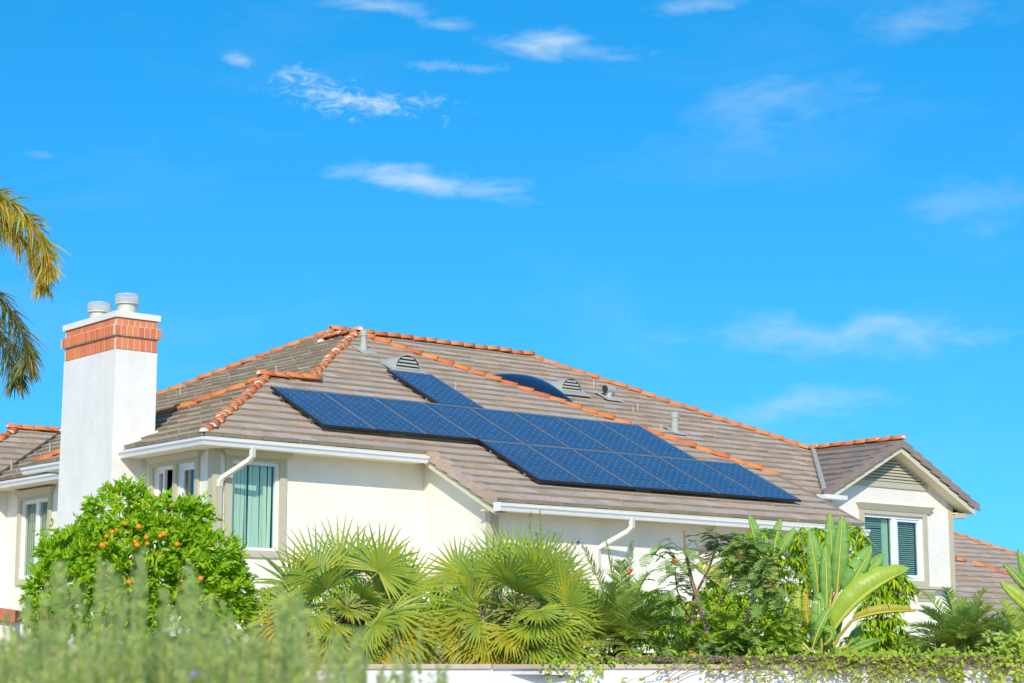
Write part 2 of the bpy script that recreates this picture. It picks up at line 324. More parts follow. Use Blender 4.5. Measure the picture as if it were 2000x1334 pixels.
M['bop'] = varied('paddle_leaf', [(0.20, 0.41, 0.08), (0.26, 0.46, 0.09), (0.23, 0.43, 0.08)], 0.55, trans=0.25, bump=0.15, bump_s=30)
M['bop_light'] = varied('light_green_paddle_leaf', [(0.40, 0.54, 0.06), (0.46, 0.58, 0.07)], 0.4, trans=0.3)  # paler green than the common paddle leaves
M['bop_yellow'] = varied('yellow_paddle_leaf', [(0.58, 0.50, 0.06), (0.50, 0.46, 0.06)], 0.5, trans=0.3)
M['midrib'] = simple('yellow_leaf_midrib', (0.55, 0.48, 0.08), 0.5)
M['mango'] = varied('mango_leaf', [(0.22, 0.46, 0.012), (0.34, 0.58, 0.014), (0.48, 0.64, 0.015), (0.58, 0.64, 0.02), (0.18, 0.40, 0.012)], 0.35, trans=0.32, spec=0.5)
M['feather'] = varied('feathery_leaflet', [(0.20, 0.35, 0.10), (0.27, 0.42, 0.10), (0.35, 0.48, 0.07), (0.18, 0.31, 0.10)], 0.6, trans=0.3)
M['feather_bright'] = varied('bright_feathery_leaflet', [(0.28, 0.46, 0.03), (0.38, 0.52, 0.03), (0.20, 0.38, 0.04)], 0.6, trans=0.3)
M['feather_red'] = varied('rusty_leaf_tip', [(0.30, 0.15, 0.05), (0.22, 0.17, 0.05), (0.16, 0.2, 0.05)], 0.7, trans=0.3)
M['wispy'] = varied('small_pale_leaf', [(0.22, 0.32, 0.05), (0.32, 0.42, 0.06), (0.17, 0.26, 0.07)], 0.5, trans=0.3)
M['creeper'] = varied('creeper_leaf', [(0.34, 0.46, 0.04), (0.46, 0.54, 0.05), (0.27, 0.41, 0.03), (0.54, 0.54, 0.06)], 0.45, trans=0.3)
M['rosemary'] = varied('rosemary_needle', [(0.54, 0.61, 0.17), (0.62, 0.69, 0.20), (0.47, 0.56, 0.19), (0.70, 0.73, 0.22)], 0.6, trans=0.5)
M['rosemary_stem'] = simple('rosemary_stem', (0.36, 0.34, 0.18), 0.9)
M['lilac'] = simple('lilac_flower', (0.36, 0.28, 0.62), 0.7)
M['purple'] = simple('purple_flower', (0.10, 0.04, 0.22), 0.7)
M['redflower'] = simple('orange_red_flower', (0.75, 0.16, 0.03), 0.6)
M['farstucco'] = simple('neighbour_stucco', (0.80, 0.77, 0.70), 0.9)

# ------------------------------------------------------------------ ground and terrace
GZ = -1.7
g = MB(); g.add([(-900, -900, GZ), (1500, -900, GZ), (1500, 1500, GZ), (-900, 1500, GZ)], [(0, 1, 2, 3)])
tag(g.build('ground', M['ground']), kind='structure')
def terrace_z(d): return -0.10 + max(0.0, min(1.0, (d - 19.6) / 9.0)) * 0.22
t = MB(); ds = [19.15, 19.8, 21, 22.5, 24, 26, 29, 34, 60]; ls = [-16 + i * 1.0 for i in range(45)]
for d in ds:
    for l in ls:
        dd = max(d, 19.5) if l > 0.1 else d
        t.v.append(tuple(along(l * (1 + (d - 19) / 60), dd, terrace_z(d) + noise.noise(Vector((l * 0.9, d * 0.9, 0))) * 0.05)))
for i in range(len(ds) - 1):
    for j in range(len(ls) - 1):
        a = i * len(ls) + j; t.f.append((a, a + 1, a + 1 + len(ls), a + len(ls)))
o = t.build('garden_bed_ground', M['mulch'], smooth=True); tag(o, kind='structure')
# added pale slab, hidden round the house, to bounce warm light onto it
t = MB()
for (x0, x1, y0, y1) in ((10.5, 18.3, 21.0, 24.4), (18.3, 29.5, 19.2, 22.84), (26.3, 36.0, 22.84, 25.5), (10.5, 14.4, 24.4, 36.0)):
    t.add([(x0, y0, 0.17), (x1, y0, 0.17), (x1, y1, 0.17), (x0, y1, 0.17)], [(0, 1, 2, 3)])
tag(t.build('bounce_slab', M['bounce_paving']), kind='structure')

# ------------------------------------------------------------------ retaining wall
wall = thing('garden_wall', 'low white painted garden wall with tan cap stones along the bottom edge', 'wall', along(0, 19, GZ))
WP = [(-14.5, 19.0), (-0.2, 19.0), (0.30, 19.42), (14.5, 19.42)]
for i in range(3):
    (l0, d0), (l1, d1) = WP[i], WP[i + 1]
    a, b = along(l0, d0, GZ), along(l1, d1, GZ); n = Vector((-(b - a).y, (b - a).x, 0)).normalized()
    if n.dot(FH) < 0: n = -n
    m = MB(); m.prism([a, b, b + n * 0.2, a + n * 0.2], (0, 0, -GZ - 0.032)); m.build('wall_face', M['wallwhite'], wall)
capm = {}
for i in range(3):
    (l0, d0), (l1, d1) = WP[i], WP[i + 1]
    a, b = along(l0, d0, 0), along(l1, d1, 0); n = Vector((-(b - a).y, (b - a).x, 0)).normalized()
    if n.dot(FH) < 0: n = -n
    ln = (b - a).length; k = max(1, round(ln / 0.72)); u = (b - a) / k
    for j in range(k):
        p = a + u * (j + 0.004) - n * 0.03; q = a + u * (j + 0.996) - n * 0.03; h = rng.uniform(-0.002, 0.002)
        m = MB(); m.prism([p + Vector((0, 0, -0.03)), q + Vector((0, 0, -0.03)), q + n * 0.27 + Vector((0, 0, -0.03)), p + n * 0.27 + Vector((0, 0, -0.03))], (0, 0, 0.045 + h))
        m.build('cap_stone', M['cap'], wall)

# ------------------------------------------------------------------ the house
HB = 0.02                                                   # ground floor level by the house
house = thing('house', 'cream stucco house with brown tiled hip roof, orange ridge tiles and white chimney', 'house', (18.3, 24.5, HB))
SC_, RC_, MUC, LUC = -8.8, -9.37, -4.18, -3.795             # roof planes z = t/2 + c
EX0, EYU, EYL, EXR, EXM = 14.1, 24.11, 22.42, 26.3, 14.88
APA = (16.87, 26.88); P2 = (20.76, 30.0); P1 = (21.52, 31.9); GX = 30.85; GZR = 4.47
TW = 1.118

def slope_map(kind, c):
    if kind == '-v': return (lambda s, t: Vector((s, t, 0.5 * t + c))), Vector((1, 0, 0)), Vector((0, 1, 0.5)).normalized(), Vector((0, -0.5, 1)).normalized()
    if kind == '-u': return (lambda s, t: Vector((t, s, 0.5 * t + c))), Vector((0, 1, 0)), Vector((1, 0, 0.5)).normalized(), Vector((-0.5, 0, 1)).normalized()
    if kind == '+u': return (lambda s, t: Vector((-t, s, 0.5 * t + c))), Vector((0, 1, 0)), Vector((-1, 0, 0.5)).normalized(), Vector((0.5, 0, 1)).normalized()
def clip(poly, f):
    out = []
    for i, p in enumerate(poly):
        q = poly[(i + 1) % len(poly)]; a, b = f(p), f(q)
        if a >= 0: out.append(p)
        if (a >= 0) != (b >= 0): k = a / (a - b); out.append((p[0] + (q[0] - p[0]) * k, p[1] + (q[1] - p[1]) * k))
    return out
ROW = 0.2817
def tile_rows(kind, c, t0, t1, xl, xr, width=0.33, seed=1, row=ROW):
    """yields clipped tile outlines: ((s,t) polygon, row start, whole?)"""
    r = random.Random(seed); n = math.ceil((t1 - t0) / row - 1e-6); res = []
    for i in range(n):
        a = t0 + i * row; b = min(a + row, t1 + 0.02); bo = b + 0.03
        e = 1e-3
        la, lb, ra, rb = xl(a + e), xl(b - e), xr(a + e), xr(b - e)
        lo, hi = min(la, lb), max(ra, rb); off = (i % 2) * width / 2 + r.uniform(-0.02, 0.02) + seed * 0.07
        s = math.floor((lo - off) / width) * width + off
        while s < hi:
            g = 0.005; j = r.uniform(-0.010, 0.010)
            poly = [(s + g, a + j), (s + width - g, a + j), (s + width - g, bo), (s + g, bo)]
            lf = lambda p: p[0] - (la + (lb - la) * (p[1] - a) / (b - a)); rf = lambda p: (ra + (rb - ra) * (p[1] - a) / (b - a)) - p[0]
            q = clip(clip(poly, lf), rf)
            if len(q) >= 3:
                ar = abs(sum(q[k][0] * q[(k + 1) % len(q)][1] - q[(k + 1) % len(q)][0] * q[k][1] for k in range(len(q)))) / 2
                if ar > 0.004: res.append((q, a + j, ar > 0.98 * (width - 2 * g) * (bo - a - j), s))
            s += width
    return res
def tile_mesh(mb, mp, nrm, q, a, th=0.045, row=ROW, jit=0.0, base=None):
    base = base or Vector((0, 0, 0)); top = []; bot = []
    for (s, t) in q:
        k = min(1, max(0, (t - a) / row)); p = mp(s, t) - base
        bot.append(p + nrm * (-0.012)); top.append(p + nrm * ((th + jit) * (1 - k) + 0.004))
    n = len(q); k0 = len(mb.f)
    mb.m1 += [k0 + 2 + i for i in range(n) if q[i][1] < a + 0.01 and q[(i + 1) % n][1] < a + 0.01]
    mb.add(bot + top, [tuple(range(n - 1, -1, -1)), tuple(range(n, 2 * n))] + [(i, (i + 1) % n, n + (i + 1) % n, n + i) for i in range(n)])

def S_xl(y): return 18.08 if y < EYU else (y - 10.01 if y < APA[1] else y - 9.24)
def S_xr(y): return EXR if y < 24.46 else 50.76 - y
def MU_near(x): return 44.52 - x if x < 17.64 else (x + 9.24 if x < 20.76 else x + 10.38)
def MU_far(x): return min(x + 17.94, 53.42 - x)
def LU_near(x): return x + 10.01
def LU_far(x): return 43.75 - x
def R_xl(y): return 51.9 - y if y < 31.14 else y - 10.38
def R_xr(y): return y + 3.17 if y < 27.68 else 58.53 - y
def F_xl(y): return y - 18.9
def F_xr(y): return y - 17.94
def G_near(x): return 25.25
def G_far(x): return x - 3.17

roof = None
# roof decks (closed slabs under the tiles)
dk = MB()
def deck(kind, c, pts, drop=0.055, th=0.07):
    mp = slope_map(kind, c)[0]; P = [mp(s, t) - Vector((0, 0, drop)) for s, t in pts]; dk.prism(P, (0, 0, -th))
deck('-v', SC_, [(EX0, EYU), (18.08, EYU), (17.64, APA[1]), APA])
deck('-v', SC_, [(18.08, EYL), (EXR, EYL), (EXR, 24.46), P2, (17.64, APA[1]), (18.08, EYU)])
deck('-u', LUC, [(EYU, EX0), (APA[1], APA[0]), (29.65, EX0)])
deck('-u', MUC, [(29.64, EXM), (26.88, 17.64), (30.0, 20.76), (31.14, 20.76), (31.9, 21.52), (35.68, 17.74), (32.82, EXM)])
deck('-v', RC_, [(26.6, 25.3), (20.76, 31.14), (21.52, 31.9), (26.63, 31.9), (30.85, 27.68), (28.47, 25.3)])
deck('-v', -13.15, [(13.8, 32.7), (16.45, 35.35), (17.41, 35.35), (14.76, 32.7)])
deck('-u', GZR - 0.5 * GX, [(25.3, 28.5), (25.3, GX), (27.68, GX), (25.33, 28.5)])
deck('+u', GZR + 0.5 * GX, [(25.3, -33.2), (25.3, -GX), (29.5, -GX), (29.5, -33.2)])
deck('+u', 6.2 + 0.5 * 20.76, [(30.0, -20.76), (31.14, -20.76), (25.6, -26.3), (24.46, -26.3)])
# hidden back slopes
def bslope(pts): dk.prism([Vector(p) - Vector((0, 0, 0.055)) for p in pts], (0, 0, -0.07))
bslope([(APA[0], APA[1], 4.64), (17.64, 26.88, 4.64), (EXM, 29.64, 3.26), (EX0, 29.65, 3.255)])
bslope([(21.52, 31.9, 6.58), (26.63, 31.9, 6.58), (33.3, 38.6, 3.23), (14.9, 38.6, 3.23)])
bslope([(26.63, 31.9, 6.58), (30.85, 27.68, 4.47), (33.3, 29.5, 3.3), (33.3, 38.6, 3.23)])
roof = dk.build('roof', M['deck'], house)

# tiles: the front ones are single objects, the rest is one mass per slope
PANEL_Y0, PANEL_X0, PANEL_W, PANEL_L, PANEL_UP = 22.97, 19.38, 0.995, 1.54, 0.155
def under_panel(x, y):
    r = (y - PANEL_Y0) / PANEL_L
    if 0.15 < r < 1: return PANEL_X0 < x < PANEL_X0 + 6 * PANEL_W
    if 1 <= r < 2: return PANEL_X0 - 3 * PANEL_W < x < PANEL_X0 + 5 * PANEL_W
    if 2 <= r < 3: return 19.8 < x < 20.7
    return False
mpS, esS, etS, nS = slope_map('-v', SC_)
whole = MB(); tile_mesh(whole, mpS, nS, [(0.003, 22.42), (0.327, 22.42), (0.327, 22.42 + ROW + 0.03), (0.003, 22.42 + ROW + 0.03)], 22.42, base=mpS(0, 22.42))
whole = whole.mesh('tile', M['tile'])
tilesS = tile_rows('-v', SC_, EYL, P2[1], S_xl, S_xr, seed=3)
def key(q): 
    x = sum(p[0] for p in q[0]) / len(q[0]); y = sum(p[1] for p in q[0]) / len(q[0]); return (x, y)
cand = sorted(range(len(tilesS)), key=lambda i: (under_panel(*key(tilesS[i])), Vector((*key(tilesS[i]), 0)).length))
single = set(cand[:300]); rest = MB(); rj = random.Random(5)
for i, (q, a, full, s) in enumerate(tilesS):
    jit = rj.uniform(-0.012, 0.014)
    if i in single:
        if full:
            o = link('tile', whole, roof); o.location = mpS(s, a); o.rotation_euler = (rj.uniform(-0.010, 0.012), rj.uniform(-0.008, 0.008), 0)
        else:
            m = MB(); tile_mesh(m, mpS, nS, q, a, jit=jit); m.build('tile', M['tile'], roof)
    else: tile_mesh(rest, mpS, nS, q, a, jit=jit)
tag(rest.build('upper_roof_tiles', M['tile'], roof), kind='stuff')
def mass(name, kind, c, t0, t1, xl, xr, mat, seed, parent, row=ROW, width=0.33):
    mp, es, et, n = slope_map(kind, c); m = MB(); r = random.Random(seed)
    for q, a, full, s in tile_rows(kind, c, t0, t1, xl, xr, seed=seed, row=row, width=width): tile_mesh(m, mp, n, q, a, jit=r.uniform(-0.012, 0.014), row=row)
    return tag(m.build(name, mat, parent), kind='stuff')
mass('left_slope_tiles', '-u', MUC, EXM, P1[0], MU_near, MU_far, M['tile_moss'], 4, roof)
mass('chimney_slope_tiles', '-u', LUC, EX0, APA[0], LU_near, LU_far, M['tile_moss'], 6, roof)
mass('rear_slope_tiles', '-v', RC_, 25.3, 31.9, R_xl, R_xr, M['tile'], 8, roof)
mass('far_wing_tiles', '-v', -13.15, 32.7, 35.35, F_xl, F_xr, M['tile'], 9, roof)
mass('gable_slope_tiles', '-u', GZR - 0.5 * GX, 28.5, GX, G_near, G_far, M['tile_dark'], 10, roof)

# ---- ridge and hip tiles
def ridge_meshes():
    L_, seg = 0.375, 12; m = MB(); r0, r1, th = 0.065, 0.083, 0.011
    for (x, r) in ((0, r0), (L_ * 0.5, (r0 + r1) / 2), (L_, r1)):
        for rr in (r, r - th):
            for k in range(seg + 1):
                w = math.pi * (k / seg) * 1.12 - math.pi * 0.06; m.v.append((x, math.cos(w) * rr, math.sin(w) * rr))
    n = seg + 1
    for s in range(2):
        for k in range(seg):
            a = s * 2 * n + k; b = a + 2 * n; m.f.append((a, a + 1, b + 1, b)); a += n; b += n; m.f.append((a, b, b + 1, a + 1))
    for s in (0, 2):
        for k in range(seg): a = s * 2 * n + k; m.f.append((a, a + n, a + n + 1, a + 1))
    for side in (0, seg):
        for s in range(2): a = s * 2 * n + side; b = a + 2 * n; m.f.append((a, b, b + n, a + n))
    tm = m.mesh('ridge_tile', M['ridge'], True)
    m = MB(); pts = []
    for x, r in ((L_ - 0.09, 0.069), (L_ - 0.010, 0.0695)):
        for k in range(seg + 1):
            w = math.pi * k / seg; wob = 1 + 0.05 * math.sin(k * 2.3); pts.append((x, math.cos(w) * r * wob, math.sin(w) * r * wob))
    n = seg + 1; m.add(pts, [tuple(range(n)), tuple(range(2 * n - 1, n - 1, -1))] + [(k, k + 1, n + k + 1, n + k) for k in range(seg)])
    return tm, m.mesh('mortar', M['mortar'])
RTM, RMM = ridge_meshes()
rr_ = random.Random(21)
def ridge_run(p0, p1, owner=None, lift=0.0, step=0.318, parts=True, sag=0.0, size=1.0):
    """caps laid from the upper end p0 down to p1, each lapping over the next"""
    owner = owner or house
    p0, p1 = Vector(p0), Vector(p1); d = p1 - p0; ln = d.length; n = max(1, round(ln / step)); d.normalize()
    side = Vector((0, 0, 1)).cross(d).normalized(); up = d.cross(side)
    for i in range(n):
        a = p0 + d * (ln * i / n) + Vector((0, 0, lift + sag * math.sin(math.pi * i / n))) + side * rr_.uniform(-0.012, 0.012) + up * rr_.uniform(-0.006, 0.012)
        tl = R(2.4) + rr_.uniform(-0.02, 0.03); yw = rr_.uniform(-0.06, 0.06)
        M3 = Matrix((d, side, up)).transposed().to_4x4() @ Matrix.Rotation(yw, 4, 'Z') @ Matrix.Rotation(-tl, 4, 'Y') @ Matrix.Scale(size, 4)
        M3.translation = a
        o = link('ridge_tile', RTM, owner, M3)
        if parts: link('mortar', RMM, o)
def S3(x, y): return (x, y, 0.5 * y + SC_)
LR = 0.0
ridge_run((APA[0], APA[1], 4.64), (EX0 + 0.06, EYU + 0.06, 3.29), lift=LR)                         # front left hip
ridge_run((17.9, 26.88, 4.66), (APA[0] - 0.1, 26.88, 4.64), lift=0.03)
ridge_run((APA[0], APA[1], 4.64), (14.2, 29.55, 3.305), lift=LR)
ridge_run((*P2, 6.2), (17.72, 26.96, 4.68), lift=LR)
ridge_run((20.76, 31.2, 6.22), (20.76, 29.9, 6.22), lift=0.02)
ridge_run((*P1, 6.58), (20.72, 31.1, 6.18), lift=LR)
ridge_run((*P1, 6.58), (17.76, 35.66, 4.70), lift=LR)
ridge_run((21.45, 31.9, 6.60), (26.68, 31.9, 6.60), lift=0.02)
ridge_run((26.6, 31.95, 6.6), (30.85, 27.7, 4.5), lift=LR)
ridge_run((*P2, 6.2), (26.3, 24.46, 3.43), lift=LR)
ridge_run((30.85, 27.8, 4.49), (30.85, 25.22, 4.49), lift=0.02)
ridge_run((16.45, 35.35, 4.54), (13.85, 32.75, 3.24), lift=LR)
ridge_run((17.5, 35.35, 4.54), (16.35, 35.35, 4.54), lift=0.02)
ridge_run((18.4, 36.3, 5.0), (17.45, 35.3, 4.56), lift=0.02)

# ---- rake tiles (grey brown L-shaped verge tiles)
def rake_run(kind, c, s_edge, out, t0, t1, n, drop=0.15, lap=0.17, mat='tile_dark'):
    mp, es, et, nn = slope_map(kind, c); L_ = (t1 - t0) / n; k = random.Random(int(t0 * 10))
    for i in range(n):
        a = t0 + i * L_ + k.uniform(-0.006, 0.006); b = t0 + (i + 1) * L_ + 0.035; so = s_edge + out * 0.03; si = s_edge - out * lap
        ha, hb = 0.062, 0.028; o = out * (0.012 + k.uniform(0, 0.006)); m = MB(); z = Vector((0, 0, -drop))
        A = [mp(so + o, a) + nn * ha, mp(so, b) + nn * hb, mp(si, b) + nn * hb, mp(si, a) + nn * ha]
        B = [p - nn * 0.028 for p in A]
        m.add(A + B, [(0, 1, 2, 3), (7, 6, 5, 4), (0, 3, 7, 4), (0, 4, 5, 1), (2, 1, 5, 6), (3, 2, 6, 7)])
        e = es * (-out * 0.026)
        A = [mp(so + o, a) + nn * (ha - 0.001), mp(so, b) + nn * (hb - 0.001)]; A += [A[1] + z, A[0] + z]; m.prism(A, e)
        m.build('rake_tile', M[mat], house)
rake_run('-v', SC_, 18.08, -1, EYL, EYU + 0.05, 6, mat='tile')
GC = GZR - 0.5 * GX
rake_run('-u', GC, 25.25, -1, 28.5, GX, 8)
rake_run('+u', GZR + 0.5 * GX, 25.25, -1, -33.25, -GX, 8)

# ---- walls
X0, YU, YL, X1, YG = 14.5, 24.52, 22.84, 18.3, 25.6
def wall_grid(name, face, s0, s1, z0, z1, openings, mat, parent, depth=0.16):
    """wall sheet with rectangular openings and their reveals"""
    ax, c0 = face
    P = (lambda s, z, d: (s, c0 + d, z)) if ax == 'Y' else (lambda s, z, d: (c0 + d, s, z))
    ss = sorted({s0, s1, *[v for o in openings for v in o[:2]]}); zs = sorted({z0, z1, *[v for o in openings for v in o[2:]]}); m = MB()
    for i in range(len(ss) - 1):
        for j in range(len(zs) - 1):
            cs, cz = (ss[i] + ss[i + 1]) / 2, (zs[j] + zs[j + 1]) / 2
            if any(o[0] < cs < o[1] and o[2] < cz < o[3] for o in openings): continue
            m.add([P(ss[i], zs[j], 0), P(ss[i + 1], zs[j], 0), P(ss[i + 1], zs[j + 1], 0), P(ss[i], zs[j + 1], 0)], [(0, 1, 2, 3)])
    for (a, b, c, d) in openings:
        q = [(a, c), (b, c), (b, d), (a, d)]
        for k in range(4):
            (sa, za), (sb, zb) = q[k], q[(k + 1) % 4]; m.add([P(sa, za, 0), P(sb, zb, 0), P(sb, zb, depth), P(sa, za, depth)], [(0, 1, 2, 3)])
    return m.build(name, mat, parent, fix=False)
def fbox(m, face, s0, s1, z0, z1, d0, d1):
    """box on a wall face; d is the distance out of the wall"""
    ax, c0 = face
    if ax == 'Y': m.box(s0, s1, c0 - d1, c0 - d0, z0, z1)
    else: m.box(c0 - d1, c0 - d0, s0, s1, z0, z1)
FU, FV, FL, FR_, FG, FW2 = ('Y', YU), ('X', X0), ('X', X1), ('Y', YL), ('Y', YG), ('X', 15.3)
OPW2 = (14.80, 15.62, 1.665, 2.965); OPW1 = (25.0, 26.26, 1.665, 2.965); OPG = (30.03, 31.86, 1.70, 3.0); OPL = (31.40, 32.49, 1.51, 2.90)
wall_grid('wall', FU, X0, X1 + 0.02, HB - 0.3, 3.13, [OPW2], M['stucco'], house)
wall_grid('wall', FV, YU, 29.3, HB - 0.3, 3.13, [OPW1], M['stucco'], house)
m = MB(); m.add([(X1, YU + 0.02, HB - 0.3), (X1, YL, HB - 0.3), (X1, YL, 2.47), (X1, YU + 0.02, 3.32)], [(0, 1, 2, 3)]); m.build('wall', M['stucco'], house, fix=False)
wall_grid('wall', FR_, X1, 26.15, HB - 0.3, 2.33, [], M['stucco'], house)
m = MB(); m.add([(26.15, YL, HB - 0.3), (26.15, 26.0, HB - 0.3), (26.15, 26.0, 3.9), (26.15, YL, 2.4)], [(0, 1, 2, 3)]); m.build('wall', M['stucco'], house, fix=False)
wall_grid('wall', ('Y', 25.72), 26.15, 29.0, HB - 0.3, 3.3, [], M['stucco'], house)
wall_grid('wall', FW2, 29.3, 33.12, HB - 0.3, 3.13, [OPL], M['stucco'], house)
m = MB(); m.add([(X0, 29.3, HB - 0.3), (15.3, 29.3, HB - 0.3), (15.3, 29.3, 3.2), (X0, 29.3, 3.2)], [(0, 1, 2, 3)]); m.build('wall', M['stucco'], house, fix=False)
m = MB(); m.add([(14.2, 33.12, HB - 0.3), (15.3, 33.12, HB - 0.3), (15.3, 33.12, 3.2), (14.2, 33.12, 3.2), (14.2, 37, HB - 0.3), (14.2, 37, 3.2)], [(0, 1, 2, 3), (4, 0, 3, 5)]); m.build('wall', M['stucco'], house, fix=False)
GL, GR = 28.98, 32.83
wall_grid('wall', FG, GL, GR, HB - 0.3, 3.40, [OPG], M['stucco'], house)
m = MB(); m.add([(GL, YG, 3.40), (GR, YG, 3.40), (GX, YG, 4.33)], [(0, 1, 2)]); m.build('gable_wall', M['stucco'], house, fix=False)
m = MB(); m.add([(GL, YG, HB - 0.3), (GL, 29, HB - 0.3), (GL, 29, 3.4), (GL, YG, 3.4), (GR, YG, HB - 0.3), (GR, 36, HB - 0.3), (GR, 36, 3.4), (GR, YG, 3.4), (GL, 37, HB - 0.3)], [(0, 1, 2, 3), (4, 5, 6, 7)]); m.build('wall', M['stucco'], house, fix=False)
# back walls close the house
m = MB(); m.add([(14.2, 37, HB - 0.3), (GR, 37, HB - 0.3), (GR, 37, 3.3), (14.2, 37, 3.3)], [(0, 1, 2, 3)]); m.build('wall', M['stucco'], house, fix=False)

# soffits and fascias
m = MB(); m.box(EX0 + 0.01, X0 + 0.02, EYU + 0.01, 29.3, 3.115, 3.135); m.box(X0 + 0.02, 18.12, EYU + 0.01, YU + 0.02, 3.116, 3.136); m.build('soffit', M['soffit'], house)
m = MB(); m.box(18.12, EXR - 0.02, EYL + 0.01, YL + 0.02, 2.285, 2.305); m.build('soffit', M['soffit'], house)
m = MB(); m.box(EXM + 0.01, 15.32, 29.7, 33.12, 3.115, 3.135); m.build('soffit', M['soffit'], house)
m = MB(); m.box(EX0, EX0 + 0.02, EYU, 29.6, 3.10, 3.235); m.box(EX0, 18.1, EYU - 0.001, EYU + 0.019, 3.1005, 3.2345); m.build('fascia', M['fascia'], house)
m = MB(); m.box(18.1, EXR, EYL, EYL + 0.02, 2.27, 2.39); m.build('fascia', M['fascia'], house)
m = MB(); m.box(EXM, EXM + 0.02, 29.7, 32.9, 3.10, 3.235); m.build('fascia', M['fascia'], house)
def barge(kind, c, s, out, t0, t1, hgt=0.15, drop=0.085, th=0.035, mat='fascia'):
    mp = slope_map(kind, c)[0]; es = slope_map(kind, c)[1]; m = MB(); z1 = Vector((0, 0, -drop)); z0 = Vector((0, 0, -drop - hgt))
    m.prism([mp(s, t0) + z0, mp(s, t1) + z0, mp(s, t1) + z1, mp(s, t0) + z1], es * (-out * th)); m.build('barge_board', M[mat], house)
barge('-v', SC_, 18.085, -1, EYL + 0.02, EYU + 0.1, drop=0.10, hgt=0.125)
barge('-u', GC, 25.262, -1, 28.55, GX, hgt=0.12, drop=0.10); barge('+u', GZR + 0.5 * GX, 25.262, -1, -33.18, -GX - 0.001, hgt=0.12, drop=0.10)
# sloped soffits under the rakes
m = MB()
def undersheet(kind, c, pts, d):
    mp = slope_map(kind, c)[0]; m.prism([mp(s, t) - Vector((0, 0, d)) for s, t in pts], (0, 0, -0.015))
undersheet('-v', SC_, [(18.12, EYL + 0.03), (18.32, EYL + 0.03), (18.32, EYU + 0.4), (18.12, EYU + 0.4)], 0.19)
m.build('soffit', M['soffit'], house); m = MB()
undersheet('-u', GC, [(25.3, 28.55), (25.62, 28.55), (25.62, GX), (25.3, GX)], 0.17); m.build('soffit', M['soffit'], house); m = MB(); undersheet('+u', GZR + 0.5 * GX, [(25.3, -33.18), (25.62, -33.18), (25.62, -GX), (25.3, -GX)], 0.17)
m.build('soffit', M['soffit'], house)
m = MB(); m.box(GR, 33.18, 25.5, 29.4, 3.12, 3.14); m.build('soffit', M['soffit'], house)
m = MB(); m.box(GR + 0.026, GR + 0.20, 25.36, 25.62, 3.02, 3.119); m.build('eave_return', M['trim'], house)
m = MB(); m.box(28.5, GL, 25.34, 25.72, 3.12, 3.14); m.build('soffit', M['soffit'], house)

# gutters
GP = [(0.0, 0.0), (0.0, -0.105), (0.075, -0.105), (0.088, -0.06), (0.115, -0.035), (0.118, 0.0), (0.108, 0.0), (0.104, -0.028), (0.08, -0.052), (0.066, -0.096), (0.008, -0.096), (0.008, 0.0)]
def gutter(path, z, name='gutter'):
    """path of (x,y, outward x, outward y) stations"""
    m = MB(); n = len(GP)
    for (x, y, ox, oy, dz) in path:
        for (o, h) in GP: m.v.append((x + ox * o, y + oy * o, z + h + dz))
    for i in range(len(path) - 1):
        for k in range(n): a, b = i * n + k, i * n + (k + 1) % n; m.f.append((a, b, b + n, a + n))
    m.f.append(tuple(range(n))); m.f.append(tuple(range(n * len(path) - 1, n * (len(path) - 1) - 1, -1)))
    return m.build(name, M['gutter'], house)
gutter([(EX0, 26.47, -1, 0, 0), (EX0, EYU, -1, -1, 0), (18.02, EYU, 0, -1, -0.01)], 3.205)
gutter([(EX0, 29.83, -1, 0, 0), (EX0, 28.26, -1, 0, 0)], 3.205)
gutter([(18.06, EYL, 0, -1, 0), (26.35, EYL, 0, -1, -0.03)], 2.365)
gutter([(EXM, 32.9, -1, 0, 0), (EXM, 29.3, -1, 0, 0.0)], 3.205)
m = MB(); m.box(28.35, 28.47, 25.30, 26.2, 3.16, 3.27); m.build('gutter', M['gutter'], house)
m = MB(); m.box(18.02, 18.06, EYL - 0.13, EYL + 0.0, 2.25, 2.38); m.build('gutter_end_cap', M['gutter'], house)

# downspouts
m = MB(); m.rtube([(14.86, EYU - 0.06, 3.12), (14.86, EYU - 0.06, 2.98), (14.83, EYU - 0.02, 2.93), (14.62, YU - 0.08, 2.70), (14.57, YU - 0.065, 2.64), (14.57, YU - 0.065, 2.56)], 0.07, 0.06, up=(0.3, -1, 0)); m.build('downspout_elbow', M['spout'], house)
m = MB(); m.rtube([(14.57, YU - 0.06, 2.57), (14.57, YU - 0.06, 0.0)], 0.062, 0.052, up=(0, -1, 0)); m.build('downspout', M['trim'], house)
m = MB(); m.rtube([(20.75, EYL - 0.06, 2.28), (20.75, EYL - 0.06, 2.13), (20.71, EYL - 0.01, 2.07), (20.48, YL - 0.09, 1.85), (20.42, YL - 0.045, 1.79), (20.42, YL - 0.045, 0.0)], 0.075, 0.065, up=(0.3, -1, 0)); m.build('downspout', M['spout'], house)

